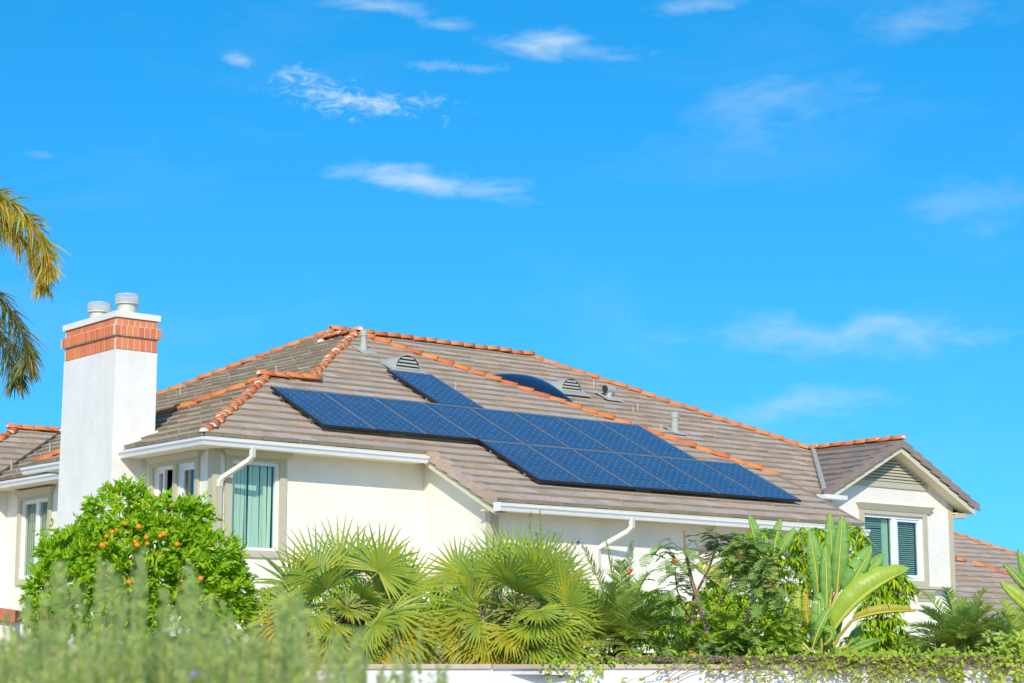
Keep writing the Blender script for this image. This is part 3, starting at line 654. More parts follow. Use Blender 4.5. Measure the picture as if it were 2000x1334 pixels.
# corner boards
m = MB(); m.box(X0 - 0.025, X0 + 0.10, YU - 0.025, YU, 0, 3.115); m.box(X0 - 0.025, X0, YU, YU + 0.12, 0, 3.115); m.build('corner_board', M['trim'], house)
m = MB(); m.box(X1 - 0.025, X1 + 0.14, YL - 0.025, YL, 0, 2.284); m.box(X1 - 0.025, X1, YL, YL + 0.09, 0, 2.284); m.build('corner_board', M['trim'], house)
m = MB(); m.box(GR - 0.12, GR + 0.025, YG - 0.025, YG, 0, 3.34); m.box(GR, GR + 0.025, YG, YG + 0.12, 0, 3.34); m.build('corner_board', M['trim'], house)
m = MB(); m.box(GL - 0.025, GL + 0.12, YG - 0.026, YG, 0, 3.34); m.build('corner_board', M['trim'], house)
m = MB(); fbox(m, FL, YL + 0.1, YU, 1.26, 1.385, 0, 0.03); m.build('belt_course', M['trim'], house)
m = MB(); fbox(m, FU, 15.9, X1 - 0.03, 1.26, 1.385, 0, 0.03); m.build('belt_course', M['trim'], house)

# ---- windows
def head_trim(face, s0, s1, z0, z1, flare, d0, d1, name='window_head', mat='trim'):
    ax, c0 = face; P = (lambda s, z, d: (s, c0 - d, z)) if ax == 'Y' else (lambda s, z, d: (c0 - d, s, z)); m = MB()
    m.add([P(s0, z0, 0.001), P(s1, z0, 0.001), P(s1, z0, d0), P(s0, z0, d0), P(s0 - flare, z1, 0.001), P(s1 + flare, z1, 0.001), P(s1 + flare, z1, d1), P(s0 - flare, z1, d1)],
          [(0, 1, 2, 3), (4, 7, 6, 5), (0, 4, 5, 1), (2, 6, 7, 3), (1, 5, 6, 2), (3, 7, 4, 0)])
    return m.build(name, M[mat], house)
def frame_part(face, s0, s1, z0, z1, w, d0, d1, name, mat, parent):
    m = MB(); fbox(m, face, s0, s0 + w, z0, z1, d0, d1); fbox(m, face, s1 - w, s1, z0, z1, d0, d1); fbox(m, face, s0 + w, s1 - w, z0, z0 + w, d0, d1); fbox(m, face, s0 + w, s1 - w, z1 - w, z1, d0, d1)
    return m.build(name, M[mat], parent)
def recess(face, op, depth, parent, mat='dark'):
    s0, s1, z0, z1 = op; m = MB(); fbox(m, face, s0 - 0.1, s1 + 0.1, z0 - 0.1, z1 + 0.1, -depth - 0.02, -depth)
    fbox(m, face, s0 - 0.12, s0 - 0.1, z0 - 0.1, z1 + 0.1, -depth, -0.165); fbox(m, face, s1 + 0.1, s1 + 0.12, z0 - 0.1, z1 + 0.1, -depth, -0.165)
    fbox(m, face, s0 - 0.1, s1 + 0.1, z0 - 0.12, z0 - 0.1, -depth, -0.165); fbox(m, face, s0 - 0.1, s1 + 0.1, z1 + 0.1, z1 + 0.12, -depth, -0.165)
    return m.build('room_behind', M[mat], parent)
def side_trim(face, op, w, zhead, name='window_trim', sill=True):
    s0, s1, z0, z1 = op; m = MB()
    fbox(m, face, s0 - w, s0, z0 - (0.10 if sill else 0), zhead, 0, 0.04); fbox(m, face, s1, s1 + w, z0 - (0.10 if sill else 0), zhead, 0, 0.04)
    fbox(m, face, s0, s1, z1, zhead, 0, 0.04)
    if sill: fbox(m, face, s0, s1, z0 - 0.1, z0, 0, 0.04)
    return m.build(name, M['trim'], house)
# front window with vertical blind
side_trim(FU, OPW2, 0.115, 3.018); head_trim(FU, 14.685, 15.735, 3.02, 3.11, 0.08, 0.05, 0.11)
w = frame_part(FU, OPW2[0], OPW2[1], OPW2[2], OPW2[3], 0.045, -0.09, -0.02, 'window', 'white', house)
m = MB(); fbox(m, FU, 14.845, 15.575, 1.71, 2.92, -0.062, -0.056); m.build('pane', M['glass'], w)
for i in range(11):
    m = MB(); s = 14.86 + i * 0.066; a = 0.18 + rng.uniform(-0.12, 0.12); c, d = math.cos(a) * 0.037, math.sin(a) * 0.037
    if i == 4: c, d = 0.024, 0.012
    y = YU + 0.115; c *= 0.93; m.prism([(s - c, y - d, 1.69), (s + c, y + d, 1.69), (s + c, y + d + 0.002, 1.69), (s - c, y - d + 0.002, 1.69)], (rng.uniform(-0.012, 0.012), 0, 1.25)); m.build('blind_vane', M['vane'], w)
m = MB(); fbox(m, FU, 15.09, 15.155, 1.69, 2.93, -0.165, -0.155); m.build('red_curtain', M['redcurtain'], w)
recess(FU, OPW2, 0.6, w, 'room')
# side window: two sashes with a mullion board
side_trim(FV, OPW1, 0.10, 3.018); head_trim(FV, 24.905, 26.36, 3.02, 3.11, 0.10, 0.05, 0.11)
m = MB(); fbox(m, FV, 25.58, 25.67, 1.665, 2.965, -0.10, 0.025); m.build('window_mullion', M['trim'], house)
for (a, b, glass) in ((25.67, 26.26, False), (25.0, 25.58, True)):
    w = frame_part(FV, a, b, 1.665, 2.965, 0.05 if not glass else 0.045, -0.10, -0.03, 'window', 'white', house)
    if glass:
        frame_part(FV, a + 0.045, b - 0.045, 1.71, 2.92, 0.05, -0.11, -0.06, 'sash', 'white', w)
        m = MB(); fbox(m, FV, a + 0.09, b - 0.09, 1.75, 2.88, -0.085, -0.08); m.build('pane', M['glass_green'], w)
        for i in range(3):
            m = MB(); fbox(m, FV, a + 0.22 + i * 0.05, a + 0.25 + i * 0.05, 1.7, 2.9, -0.16 - 0.01 * i, -0.15); m.build('blind_vane', M['vane'], w)
    else:
        frame_part(FV, b - 0.27, b - 0.05, 1.715, 2.915, 0.045, -0.07, -0.02, 'sliding_sash', 'white', w)
        m = MB(); fbox(m, FV, a + 0.18, a + 0.34, 1.68, 2.93, -0.3, -0.24); m.build('red_curtain', M['redcurtain'], w)
    recess(FV, (a, b, 1.665, 2.965), 0.7, w, 'dark' if not glass else 'room')
# far wing window
side_trim(FW2, OPL, 0.11, 2.955); head_trim(FW2, 31.29, 32.60, 2.957, 3.075, 0.10, 0.05, 0.11)
w = frame_part(FW2, *OPL, 0.06, -0.09, -0.02, 'window', 'white', house)
m = MB(); fbox(m, FW2, 31.86, 31.97, 1.57, 2.84, -0.088, -0.022); m.build('mullion', M['white'], w)
for a, b in ((31.46, 31.86), (31.97, 32.43)):
    m = MB(); fbox(m, FW2, a, b, 1.57, 2.84, -0.06, -0.055); m.build('pane', M['glass_green'], w)
for i in range(14):
    m = MB(); s = 31.45 + i * 0.075; m.prism([(15.43, s, 1.52), (15.44, s + 0.06, 1.52), (15.442, s + 0.06, 1.52), (15.432, s, 1.52)], (0, 0, 1.33)); m.build('blind_vane', M['vane'], w)
recess(FW2, OPL, 0.6, w, 'room')
# gable window with horizontal blind
side_trim(FG, OPG, 0.13, 3.075); head_trim(FG, 29.90, 32.07, 3.077, 3.205, 0.085, 0.05, 0.12)
w = frame_part(FG, *OPG, 0.065, -0.09, -0.01, 'window', 'white', house)
m = MB(); fbox(m, FG, 30.93, 31.07, 1.765, 2.935, -0.088, -0.012); m.build('mullion', M['white'], w)
frame_part(FG, 31.07, 31.795, 1.765, 2.935, 0.05, -0.085, -0.03, 'sash', 'white', w)
for a, b in ((30.095, 30.93), (31.12, 31.745)):
    m = MB(); fbox(m, FG, a, b, 1.80, 2.90, -0.065, -0.06); m.build('pane', M['glass_green'], w)
    e = 0.0 if a > 31 else 0.2
    for i in range(27):
        z = 1.80 + i * 0.042; m = MB(); tl = 0.012 + (0.006 if i > 22 and a < 31 else 0)
        m.prism([(a + 0.01, YG + 0.115, z), (b - e - 0.01, YG + 0.115, z + (0.02 if i > 21 and a < 31 else 0)), (b - e - 0.01, YG + 0.145, z + tl + (0.02 if i > 21 and a < 31 else 0)), (a + 0.01, YG + 0.145, z + tl)], (0, 0, 0.012)); m.build('blind_slat', M['slat'], w)
m = MB(); fbox(m, FG, 30.74, 30.925, 1.78, 2.92, -0.15, -0.13); m.build('curtain_strip', M['vane'], w)
recess(FG, OPG, 0.5, w, 'dark')
m = MB(); fbox(m, FG, 29.80, 32.42, 1.535, 1.59, 0, 0.16); m.build('window_ledge', M['trim'], house)
for s in (29.95, 31.63):
    m = MB(); pr = [(0, 1.534), (0.13, 1.534), (0.13, 1.48), (0.10, 1.43), (0.07, 1.40), (0.05, 1.36), (0.03, 1.35), (0.02, 1.29), (0, 1.28)]
    m.prism([(s, YG - d, z) for d, z in pr], (0.42, 0, 0)); m.build('ledge_bracket', M['trim'], house)
# louvred gable vent
m = MB(); zb = 3.67; hw = lambda z: (4.26 - z) / 0.5
m.prism([(GX - hw(zb) - 0.02, YG - 0.03, zb - 0.12), (GX + hw(zb) + 0.02, YG - 0.03, zb - 0.12), (GX + hw(zb) + 0.02, YG - 0.03, zb), (GX - hw(zb) - 0.02, YG - 0.03, zb)], (0, 0.029, 0)); v = m.build('gable_vent', M['trim'], house)
m = MB(); m.prism([(GX - hw(zb), YG - 0.006, zb), (GX + hw(zb), YG - 0.006, zb), (GX, YG - 0.006, 4.25)], (0, 0.004, 0)); m.build('vent_backing', M['dark'], v)
for i in range(9):
    z = zb + 0.006 + i * 0.062; h = max(0.04, hw(z + 0.05)); m = MB()
    m.prism([(GX - h, YG - 0.045, z), (GX + h, YG - 0.045, z), (GX + h, YG - 0.008, z + 0.045), (GX - h, YG - 0.008, z + 0.045)], (0, 0, 0.013)); m.build('louvre_slat', M['trim'], v)

# ---- chimney
CX0, CX1, CY0, CY1 = 13.9, 14.615, 26.50, 28.22
m = MB(); bt = 0.012
m.add([(CX0 - 0.01, CY0 + 0.005, HB - 0.3), (CX1 + bt, CY0 + 0.005, HB - 0.3), (CX1 + bt, CY1 + 0.05, HB - 0.3), (CX0 - 0.01, CY1 + 0.05, HB - 0.3), (CX0, CY0, 4.77), (CX1, CY0, 4.77), (CX1, CY1, 4.77), (CX0, CY1, 4.77)],
      [(0, 1, 5, 4), (1, 2, 6, 5), (2, 3, 7, 6), (3, 0, 4, 7), (4, 5, 6, 7)]); ch = m.build('chimney', M['chimney'], house)
m = MB(); m.box(CX0 + 0.004, CX1 - 0.004, CY0 + 0.004, CY1 - 0.004, 4.775, 5.26); m.box(CX0 - 0.042, CX1 + 0.042, CY0 - 0.042, CY1 + 0.042, 4.985, 5.145); m.build('brick_joint_core', M['joint'], ch)
BM = {}
def brick_mesh(w, h, d):
    k = (round(w, 4), round(h, 4), round(d, 4))
    if k not in BM:
        m = MB(); m.box(-w / 2, w / 2, -d / 2, d / 2, -h / 2, h / 2); me = m.mesh('brick', None); b = bmesh.new(); b.from_mesh(me)
        bmesh.ops.bevel(b, geom=b.edges[:], offset=0.004, segments=1, affect='EDGES'); b.to_mesh(me); b.free(); me.materials.append(M['brick']); BM[k] = me
    return BM[k]
for (z0, z1, off, nx, ny, ph) in ((4.772, 4.982, 0.0, 7, 17, 0.0), (4.987, 5.143, 0.046, 8, 18, 0.0), (5.148, 5.262, 0.0, 7, 17, 0.3)):
    xa, xb, ya, yb = CX0 - off, CX1 + off, CY0 - off, CY1 + off
    for i in range(nx):
        wdt = (xb - xa) / nx
        for y in (ya, yb): o = link('brick', brick_mesh(wdt - 0.011, z1 - z0 - 0.008, 0.05), ch); o.location = (xa + (i + 0.5) * wdt, y + (0.025 - 0.004 if y == ya else -0.021), (z0 + z1) / 2 + rng.uniform(-0.002, 0.002))
    for i in range(ny):
        wdt = (yb - ya - 0.1) / ny
        for x in (xa, xb): o = link('brick', brick_mesh(wdt - 0.011, z1 - z0 - 0.008, 0.05), ch); o.location = (x + (0.021 if x == xa else -0.021), ya + 0.05 + (i + 0.5) * wdt, (z0 + z1) / 2 + rng.uniform(-0.002, 0.002)); o.rotation_euler = (0, 0, math.pi / 2)
m = MB(); m.box(CX0 - 0.03, CX1 + 0.03, CY0 - 0.03, CY1 + 0.03, 5.266, 5.36); m.build('chimney_cap', M['chimney'], ch)
def ring(m, x, y, z0, z1, r, th=0.006, seg=28):
    vs = [(x + math.cos(2 * math.pi * k / seg) * rr, y + math.sin(2 * math.pi * k / seg) * rr, z) for z in (z0, z1) for rr in (r, r - th) for k in range(seg)]
    f = []
    for k in range(seg):
        j = (k + 1) % seg; f += [(k, j, 2 * seg + j, 2 * seg + k), (seg + k, 3 * seg + k, 3 * seg + j, seg + j), (k, seg + k, seg + j, j), (2 * seg + k, 2 * seg + j, 3 * seg + j, 3 * seg + k)]
    m.add(vs, f)
for (fx, fy, zt) in ((14.26, 26.86, 5.70), (14.26, 27.78, 5.70)):
    m = MB(); ring(m, fx, fy, 5.355, zt - 0.12, 0.147, 0.01); ring(m, fx, fy, 5.50, 5.515, 0.15); ring(m, fx, fy, 5.43, 5.442, 0.15); m.build('flue_pipe', M['flue'], ch, smooth=False)
    m = MB(); ring(m, fx, fy, zt - 0.155, zt - 0.135, 0.182, 0.034); ring(m, fx, fy, zt - 0.012, zt, 0.182, 0.008)
    for z in [zt - 0.118 + i * 0.021 for i in range(6)]: ring(m, fx, fy, z, z + 0.006, 0.180, 0.005)
    for k in range(44):
        a = 2 * math.pi * k / 44; m.box(fx + math.cos(a) * 0.178 - 0.0028, fx + math.cos(a) * 0.178 + 0.0028, fy + math.sin(a) * 0.178 - 0.0028, fy + math.sin(a) * 0.178 + 0.0028, zt - 0.14, zt - 0.005)
    m.build('flue_screen', M['flue'], ch)
# flashing where the roof meets the chimney
m = MB(); m.prism([(EX0 - 0.02, CY0 - 0.014, 3.24), (CX1 + 0.05, CY0 - 0.014, 3.50), (CX1 + 0.05, CY0 - 0.014, 3.58), (EX0 - 0.06, CY0 - 0.014, 3.30)], (0, 0.013, 0)); m.build('chimney_flashing', M['chimney'], ch)

# ---- roof fittings
def onS(px, py, lift=0.0): return on_plane(px, py, (0, -0.5, 1), SC_ + lift)
def onR(px, py, lift=0.0): return on_plane(px, py, (0, -0.5, 1), RC_ + lift)
def onM(px, py): return on_plane(px, py, (-0.5, 0, 1), MUC)
def lathe_pipe(name, p, prof, seg=14, tilt=None, mat='vent', flash=0.16):
    m = MB(); vs = []; n = len(prof)
    for (r, z) in prof:
        for k in range(seg): a = 2 * math.pi * k / seg; vs.append((p.x + math.cos(a) * r, p.y + math.sin(a) * r, p.z + z))
    m.add(vs, [(i * seg + k, i * seg + (k + 1) % seg, (i + 1) * seg + (k + 1) % seg, (i + 1) * seg + k) for i in range(n - 1) for k in range(seg)] + [tuple(range((n - 1) * seg, n * seg))])
    o = m.build(name, M[mat], house)
    if flash:
        m = MB(); f = flash; m.prism([(p.x - f, p.y - f * 1.2, p.z - 0.5 * f * 1.2 + 0.045), (p.x + f * 1.3, p.y - f * 1.2, p.z - 0.5 * f * 1.2 + 0.045), (p.x + f, p.y + f, p.z + 0.5 * f + 0.05), (p.x - f, p.y + f, p.z + 0.5 * f + 0.05)], (0, 0, 0.012)); m.build('pipe_flashing', M['lead'], o)
    return o
lathe_pipe('vent_pipe', onS(710, 688), [(0.075, -0.08), (0.068, 0.1), (0.055, 0.2), (0.055, 0.30), (0.056, 0.301), (0.07, 0.302), (0.07, 0.40)], flash=0.17)
lathe_pipe('vent_pipe', onR(1318, 846), [(0.10, -0.08), (0.085, 0.04), (0.075, 0.05), (0.075, 0.30), (0.076, 0.301), (0.09, 0.302), (0.088, 0.42)], flash=0.15)
lathe_pipe('vent_pipe', Vector((18.9, 35.0, 4.9)), [(0.07, -0.2), (0.07, 0.66), (0.071, 0.661), (0.085, 0.662), (0.085, 0.78)], flash=0)
def half_round_vent(p, w=0.56, h=0.30, dep=0.62):
    """dormer vent: half-round louvred face, hood running back into the slope"""
    seg = 14; m = MB(); y0 = p.y; z0 = p.z - 0.0; r = w / 2
    fr = [(p.x + math.cos(math.pi * k / seg) * r, math.sin(math.pi * k / seg) ** 0.8 * h) for k in range(seg + 1)]
    vs = [(x, y0, z0 + z) for x, z in fr] + [(p.x + (x - p.x) * 0.93, y0, z0 + 0.02 + z * 0.92) for x, z in fr]
    vs += [(p.x + (x - p.x) * 1.25, y0 + 2 * z + 0.1, z0 + z * 0.98) for x, z in fr]
    n = seg + 1; f = []
    for k in range(seg): f += [(k, k + 1, n + k + 1, n + k), (k + 1, k, 2 * n + k, 2 * n + k + 1)]
    m.add(vs, f); o = m.build('dormer_vent', M['vent'], house, smooth=False)
    m = MB(); m.add([(x * 0.94 + p.x * 0.06, y0 + 0.03, z0 + 0.02 + z * 0.93) for x, z in fr], [tuple(range(n))]); m.build('vent_opening', M['dark'], o)
    for i in range(4):
        z = 0.045 + i * 0.062; hw_ = r * 0.93 * math.sqrt(max(0.05, 1 - ((z + 0.03) / h) ** 2)); m = MB()
        m.prism([(p.x - hw_, y0 - 0.004, z0 + z), (p.x + hw_, y0 - 0.004, z0 + z), (p.x + hw_, y0 + 0.026, z0 + z + 0.036), (p.x - hw_, y0 + 0.026, z0 + z + 0.036)], (0, 0.006, -0.006)); m.build('louvre_slat', M['vent'], o)
    m = MB(); f_ = r + 0.12; m.prism([(p.x - f_, y0 - 0.16, z0 - 0.06), (p.x + f_, y0 - 0.16, z0 - 0.06), (p.x + f_, y0 + 0.3, z0 + 0.17), (p.x - f_, y0 + 0.3, z0 + 0.17)], (0, 0, 0.015)); m.build('vent_flashing', M['lead'], o)
half_round_vent(onS(797, 726, 0.05)); half_round_vent(onR(1117, 768, 0.05))
# T-shaped vent
p = onR(1189, 780, 0.02); m = MB(); m.tube([p + Vector((0, 0, -0.05)), p + Vector((0, 0, 0.15))], 0.075, 12); m.tube([p + Vector((-0.13, -0.02, 0.20)), p + Vector((0.13, 0.02, 0.20))], 0.085, 14, cap=False); m.tube([p + Vector((0.12, 0.018, 0.20)), p + Vector((0.135, 0.02, 0.20))], 0.085, 14)
o = m.build('tee_vent', M['vent'], house); m = MB(); m.prism([(p.x - 0.2, p.y - 0.2, p.z - 0.05), (p.x + 0.25, p.y - 0.2, p.z - 0.05), (p.x + 0.22, p.y + 0.2, p.z + 0.15), (p.x - 0.2, p.y + 0.2, p.z + 0.15)], (0, 0, 0.012)); m.build('pipe_flashing', M['lead'], o)
m = MB(); m.add([p + Vector((-0.128 , -0.02 + math.cos(k / 12 * 6.2832) * 0.08, 0.2 + math.sin(k / 12 * 6.2832) * 0.08)) for k in range(12)], [tuple(range(12))]); m.build('vent_opening', M['dark'], o)
# small upright fins (tile straps) on the slopes
for (q, h) in ((onR(1159, 762), 0.16), (onR(1236, 808), 0.10), (onR(1245, 806), 0.15), (onR(1291, 846), 0.13), (onS(890, 768), 0.16), (onM(539, 735), 0.14), (onM(352, 772), 0.12), (on_plane(97, 886, (-0.5, 0, 1), MUC), 0.15), (on_plane(22, 922, (-0.5, 0, 1), MUC), 0.17)):
    m = MB(); m.prism([(q.x - 0.025, q.y - 0.02, q.z + 0.02), (q.x + 0.03, q.y + 0.02, q.z + 0.03), (q.x + 0.02, q.y + 0.02, q.z + 0.05 + h), (q.x - 0.02, q.y - 0.02, q.z + 0.05 + h)], (0.012, -0.012, 0)); m.build('metal_strap', M['vent'], house)
# skylight dome
c = Vector((24.48, 29.32, 0)); hx, hy = 0.72, 0.66; m = MB(); n = 16; mp = slope_map('-v', RC_)[0]; nn = slope_map('-v', RC_)[3]
for i in range(n + 1):
    for j in range(n + 1):
        a, b = -1 + 2 * i / n, -1 + 2 * j / n; hgt = 0.27 * (max(0, 1 - abs(a) ** 2.2) * max(0, 1 - abs(b) ** 2.2)) ** 0.62
        m.v.append(tuple(mp(c.x + a * hx, c.y + b * hy) + nn * (0.07 + hgt)))
for i in range(n):
    for j in range(n): a = i * (n + 1) + j; m.f.append((a, a + n + 1, a + n + 2, a + 1))
sk = m.build('skylight_dome', M['sky_dome'], house, smooth=True)
m = MB()
for (a0, a1, b0, b1) in ((-1.06, 1.06, -1.06, -0.97), (-1.06, 1.06, 0.97, 1.06), (-1.06, -0.97, -0.97, 0.97), (0.97, 1.06, -0.97, 0.97)):
    m.prism([mp(c.x + a * hx, c.y + b * hy) + nn * 0.02 for a, b in ((a0, b0), (a1, b0), (a1, b1), (a0, b1))], nn * 0.075)
m.build('skylight_kerb', M['lead'], sk)
# valley flashings
m = MB(); m.prism([(30.78, 27.56, 4.47), (30.9, 27.68, 4.47), (28.62, 25.34, 3.34), (28.5, 25.22, 3.34)], (0, 0, 0.03)); m.tube([(30.80, 27.56, 4.49), (28.56, 25.3, 3.38)], 0.055, 8); m.build('valley_flashing', M['lead'], house)
m = MB(); m.box(28.3, 28.95, 25.05, 25.28, 3.17, 3.25); m.build('valley_catch', M['gutter'], house)
m = MB(); m.prism([S3(EXR - 0.02, EYL), S3(EXR + 0.05, EYL), S3(EXR + 0.05, 24.46), S3(EXR - 0.02, 24.46)], (0, 0, 0.05)); m.build('verge_strip', M['tile_dark'], house)
m = MB(); m.tube([(14.92, 32.86, 3.33), (17.38, 35.32, 4.56)], 0.028, 6); m.build('valley_flashing', M['deck'], house)
for px, py in ((1066, 948), (1255, 964), (1400, 974), (1538, 983)):
    q = onS(px, py); m = MB(); tile_mesh(m, mpS, nS, [(q.x - 0.16, q.y), (q.x + 0.16, q.y), (q.x + 0.16, q.y + 0.1), (q.x - 0.16, q.y + 0.1)], q.y, th=0.052, row=0.3); m.build('replacement_tile', M['ridge'], roof)

# ------------------------------------------------------------------ solar panels
def panel_meshes():
    W_, L_, T = PANEL_W - 0.014, PANEL_L * TW - 0.016, 0.042; m = MB(); f = 0.014
    for (x0, x1, y0, y1) in ((0, W_, 0, f), (0, W_, L_ - f, L_), (0, f, f, L_ - f), (W_ - f, W_, f, L_ - f)): m.box(x0, x1, y0, y1, -T, 0)
    fr = m.mesh('frame', M['pv_frame'])
    m = MB(); m.box(f, W_ - f, f, L_ - f, -0.014, -0.007); bk = m.mesh('backing_sheet', M['pv_back'])
    m = MB(); nx, ny = 6, 11; cw, chh = (W_ - 2 * f - 0.02) / nx, (L_ - 2 * f - 0.03) / ny; k = 0.012; g = 0.0022
    for i in range(nx):
        for j in range(ny):
            x0, x1 = f + 0.01 + i * cw + g, f + 0.01 + (i + 1) * cw - g; y0, y1 = f + 0.015 + j * chh + g, f + 0.015 + (j + 1) * chh - g; z = -0.005
            m.add([(x0 + k, y0, z), (x1 - k, y0, z), (x1, y0 + k, z), (x1, y1 - k, z), (x1 - k, y1, z), (x0 + k, y1, z), (x0, y1 - k, z), (x0, y0 + k, z)], [tuple(range(8))])
    ce = m.mesh('cell_grid', M['pv_cell'], fix=False)
    m = MB(); m.box(f * 0.3, W_ - 0.009, L_ - 0.010, L_ - 0.004, 0.0005, 0.0035); m.box(W_ - 0.009, W_ - 0.003, 0, L_ - 0.004, 0.0005, 0.0035); ed = m.mesh('edge_strip', M['pv_edge'])
    rl = []
    for y in (0.35, L_ - 0.4):
        m = MB(); m.box(-0.01, W_ + 0.02, y, y + 0.04, -T - 0.045, -T - 0.002); m.box(0.05, 0.09, y + 0.005, y + 0.035, -T - 0.12, -T - 0.044); rl.append(m.mesh('mounting_rail', M['pv_rail']))
    return fr, bk, ce, ed, rl[0], rl[1]
FRM, BKM, CEM, EDM, RLM, RLM2 = panel_meshes()
etp = Vector((0, 1, 0.5)).normalized(); nnp = Vector((0, -0.5, 1)).normalized()
PR = Matrix((Vector((1, 0, 0)), etp, nnp)).transposed().to_4x4()
def solar_panel(x, y, label):
    o = bpy.data.objects.new('solar_panel', None); COL.objects.link(o); mw = PR.copy(); mw.translation = Vector((x, y, 0.5 * y + SC_ + PANEL_UP)); o.matrix_world = mw
    tag(o, label, 'solar panel', 'solar panels on the front roof slope')
    for nm, me in (('frame', FRM), ('backing_sheet', BKM), ('cell_grid', CEM), ('edge_strip', EDM), ('mounting_rail', RLM), ('mounting_rail', RLM2)):
        c_ = bpy.data.objects.new(nm, me); COL.objects.link(c_); c_.parent = o
        if nm == 'cell_grid': c_['kind'] = 'stuff'
ords = ['first', 'second', 'third', 'fourth', 'fifth', 'sixth', 'seventh', 'last']
for i in range(8): solar_panel(PANEL_X0 + (i - 3) * PANEL_W, PANEL_Y0 + PANEL_L, 'blue solar panel, %s from the chimney end in the long middle row' % ords[i])
for i in range(6): solar_panel(PANEL_X0 + i * PANEL_W, PANEL_Y0, 'blue solar panel, %s from the chimney side in the lowest row of six' % (ords[i] if i < 5 else 'last'))
solar_panel(19.77, PANEL_Y0 + 2 * PANEL_L + 0.01, 'single blue solar panel above the others, just below the half-round vent')

# ------------------------------------------------------------------ neighbour's house
def neighbour():
    h = thing('neighbour_house', 'neighbouring house with brown tiled hip roof, partly hidden behind the white gable', 'house', tuple(at(2000, 1300, 58)))
    D = 56.0
    A = at(1840, 1036, D); c0 = A.z - 0.5 * A.y
    # rear hip slope facing the front, hip running down to the right
    y0 = A.y - 6.0
    dkm = MB(); mp = slope_map('-v', c0)[0]
    dkm.prism([mp(s, t) - Vector((0, 0, 0.06)) for s, t in ((A.x - 6, A.y), (A.x, A.y), (A.x + 6.0, A.y - 6.0), (A.x - 6, y0))], (0, 0, -0.08)); rf = dkm.build('roof', M['deck'], h)
    mass('roof_tiles', '-v', c0, y0, A.y, lambda y: A.x - 6, lambda y: A.x + (A.y - y), M['tile'], 31, rf, row=0.30)
    ridge_run((A.x, A.y, A.z), (A.x + 6, A.y - 6, A.z - 3), owner=h, parts=False, step=0.36)
    # front wing
    B = at(1886, 1098, D - 5); c1 = B.z - 0.5 * B.y
    dkm = MB(); mp = slope_map('-v', c1)[0]; dkm.prism([mp(s, t) - Vector((0, 0, 0.06)) for s, t in ((B.x - 5, B.y - 3.6), (B.x - 1.4, B.y), (B.x + 0.2, B.y), (B.x + 3.8, B.y - 3.6))], (0, 0, -0.08)); rf = dkm.build('roof', M['deck'], h)
    mass('roof_tiles', '-v', c1, B.y - 3.6, B.y, lambda y: B.x - 1.4 - (B.y - y), lambda y: B.x + 0.2 + (B.y - y), M['tile'], 32, rf, row=0.30)
    ridge_run((B.x, B.y, B.z + 0.02), (B.x - 1.4, B.y + 0.1, B.z + 0.02), owner=h, parts=False, step=0.36)
    ridge_run((B.x + 0.2, B.y, B.z), (B.x + 3.8, B.y - 3.6, B.z - 1.8), owner=h, parts=False, step=0.36)
    m = MB(); m.box(B.x - 3.2, B.x + 3.4, B.y - 3.2, B.y + 2, GZ, B.z - 1.75); m.build('wall', M['farstucco'], h)
    m = MB(); m.box(A.x - 5, A.x + 5.0, A.y - 5.2, A.y + 2, GZ, A.z - 2.8); m.build('wall', M['farstucco'], h)
    m = MB(); m.box(B.x - 3.75, B.x + 3.95, B.y - 3.72, B.y - 3.6, B.z - 1.95, B.z - 1.82); m.build('gutter', M['gutter'], h)
neighbour()
# ================= PLANTS
ZUP = Vector((0, 0, 1))
pr = random.Random(77)
def rvec(r, a=1.0):
    while True:
        v = Vector((r.uniform(-1, 1), r.uniform(-1, 1), r.uniform(-1, 1)))
        if 0.05 < v.length < 1: return v.normalized() * a
def leaf(mb, b, d, n, ln, w, fold=0.25, bend=0.15):
    """pointed leaf folded along its midrib"""
    d = d.normalized(); s = d.cross(n)
    if s.length < 1e-4: s = d.cross(Vector((0.3, 0.5, 0.8)))
    s.normalize(); n = s.cross(d); c = b + d * ln * 0.48 - n * w * fold; t = b + d * ln - n * ln * bend
    mb.add([b, b + d * ln * 0.45 + s * w / 2, c, b + d * ln * 0.45 - s * w / 2, t], [(0, 2, 1), (0, 3, 2), (1, 2, 4), (2, 3, 4)])
def strip(mb, b, d, n, ln, w, droop=0.0, segs=3, fold=0.3):
    """narrow V-folded leaflet"""
    d = d.normalized(); s = d.cross(n); s.normalize(); p = Vector(b); L0 = len(mb.v); k = ln / segs; dd = d.copy()
    for i in range(segs + 1):
        u = i / segs; ww = w * (0.55 + 0.9 * u if u < 0.4 else (1 - u) / 0.6 * 0.91 + 0.02) / 2; nn_ = s.cross(dd)
        mb.v += [tuple(p + s * ww + nn_ * ww * fold), tuple(p), tuple(p - s * ww + nn_ * ww * fold)]
        dd = (dd + Vector((0, 0, -droop * k / max(ln, 1e-3)))).normalized(); p = p + dd * k
    for i in range(segs):
        a = L0 + i * 3; mb.f += [(a, a + 1, a + 4, a + 3), (a + 1, a + 2, a + 5, a + 4)]
def mpx(d): return d / FPX        # metres per photo pixel at distance d

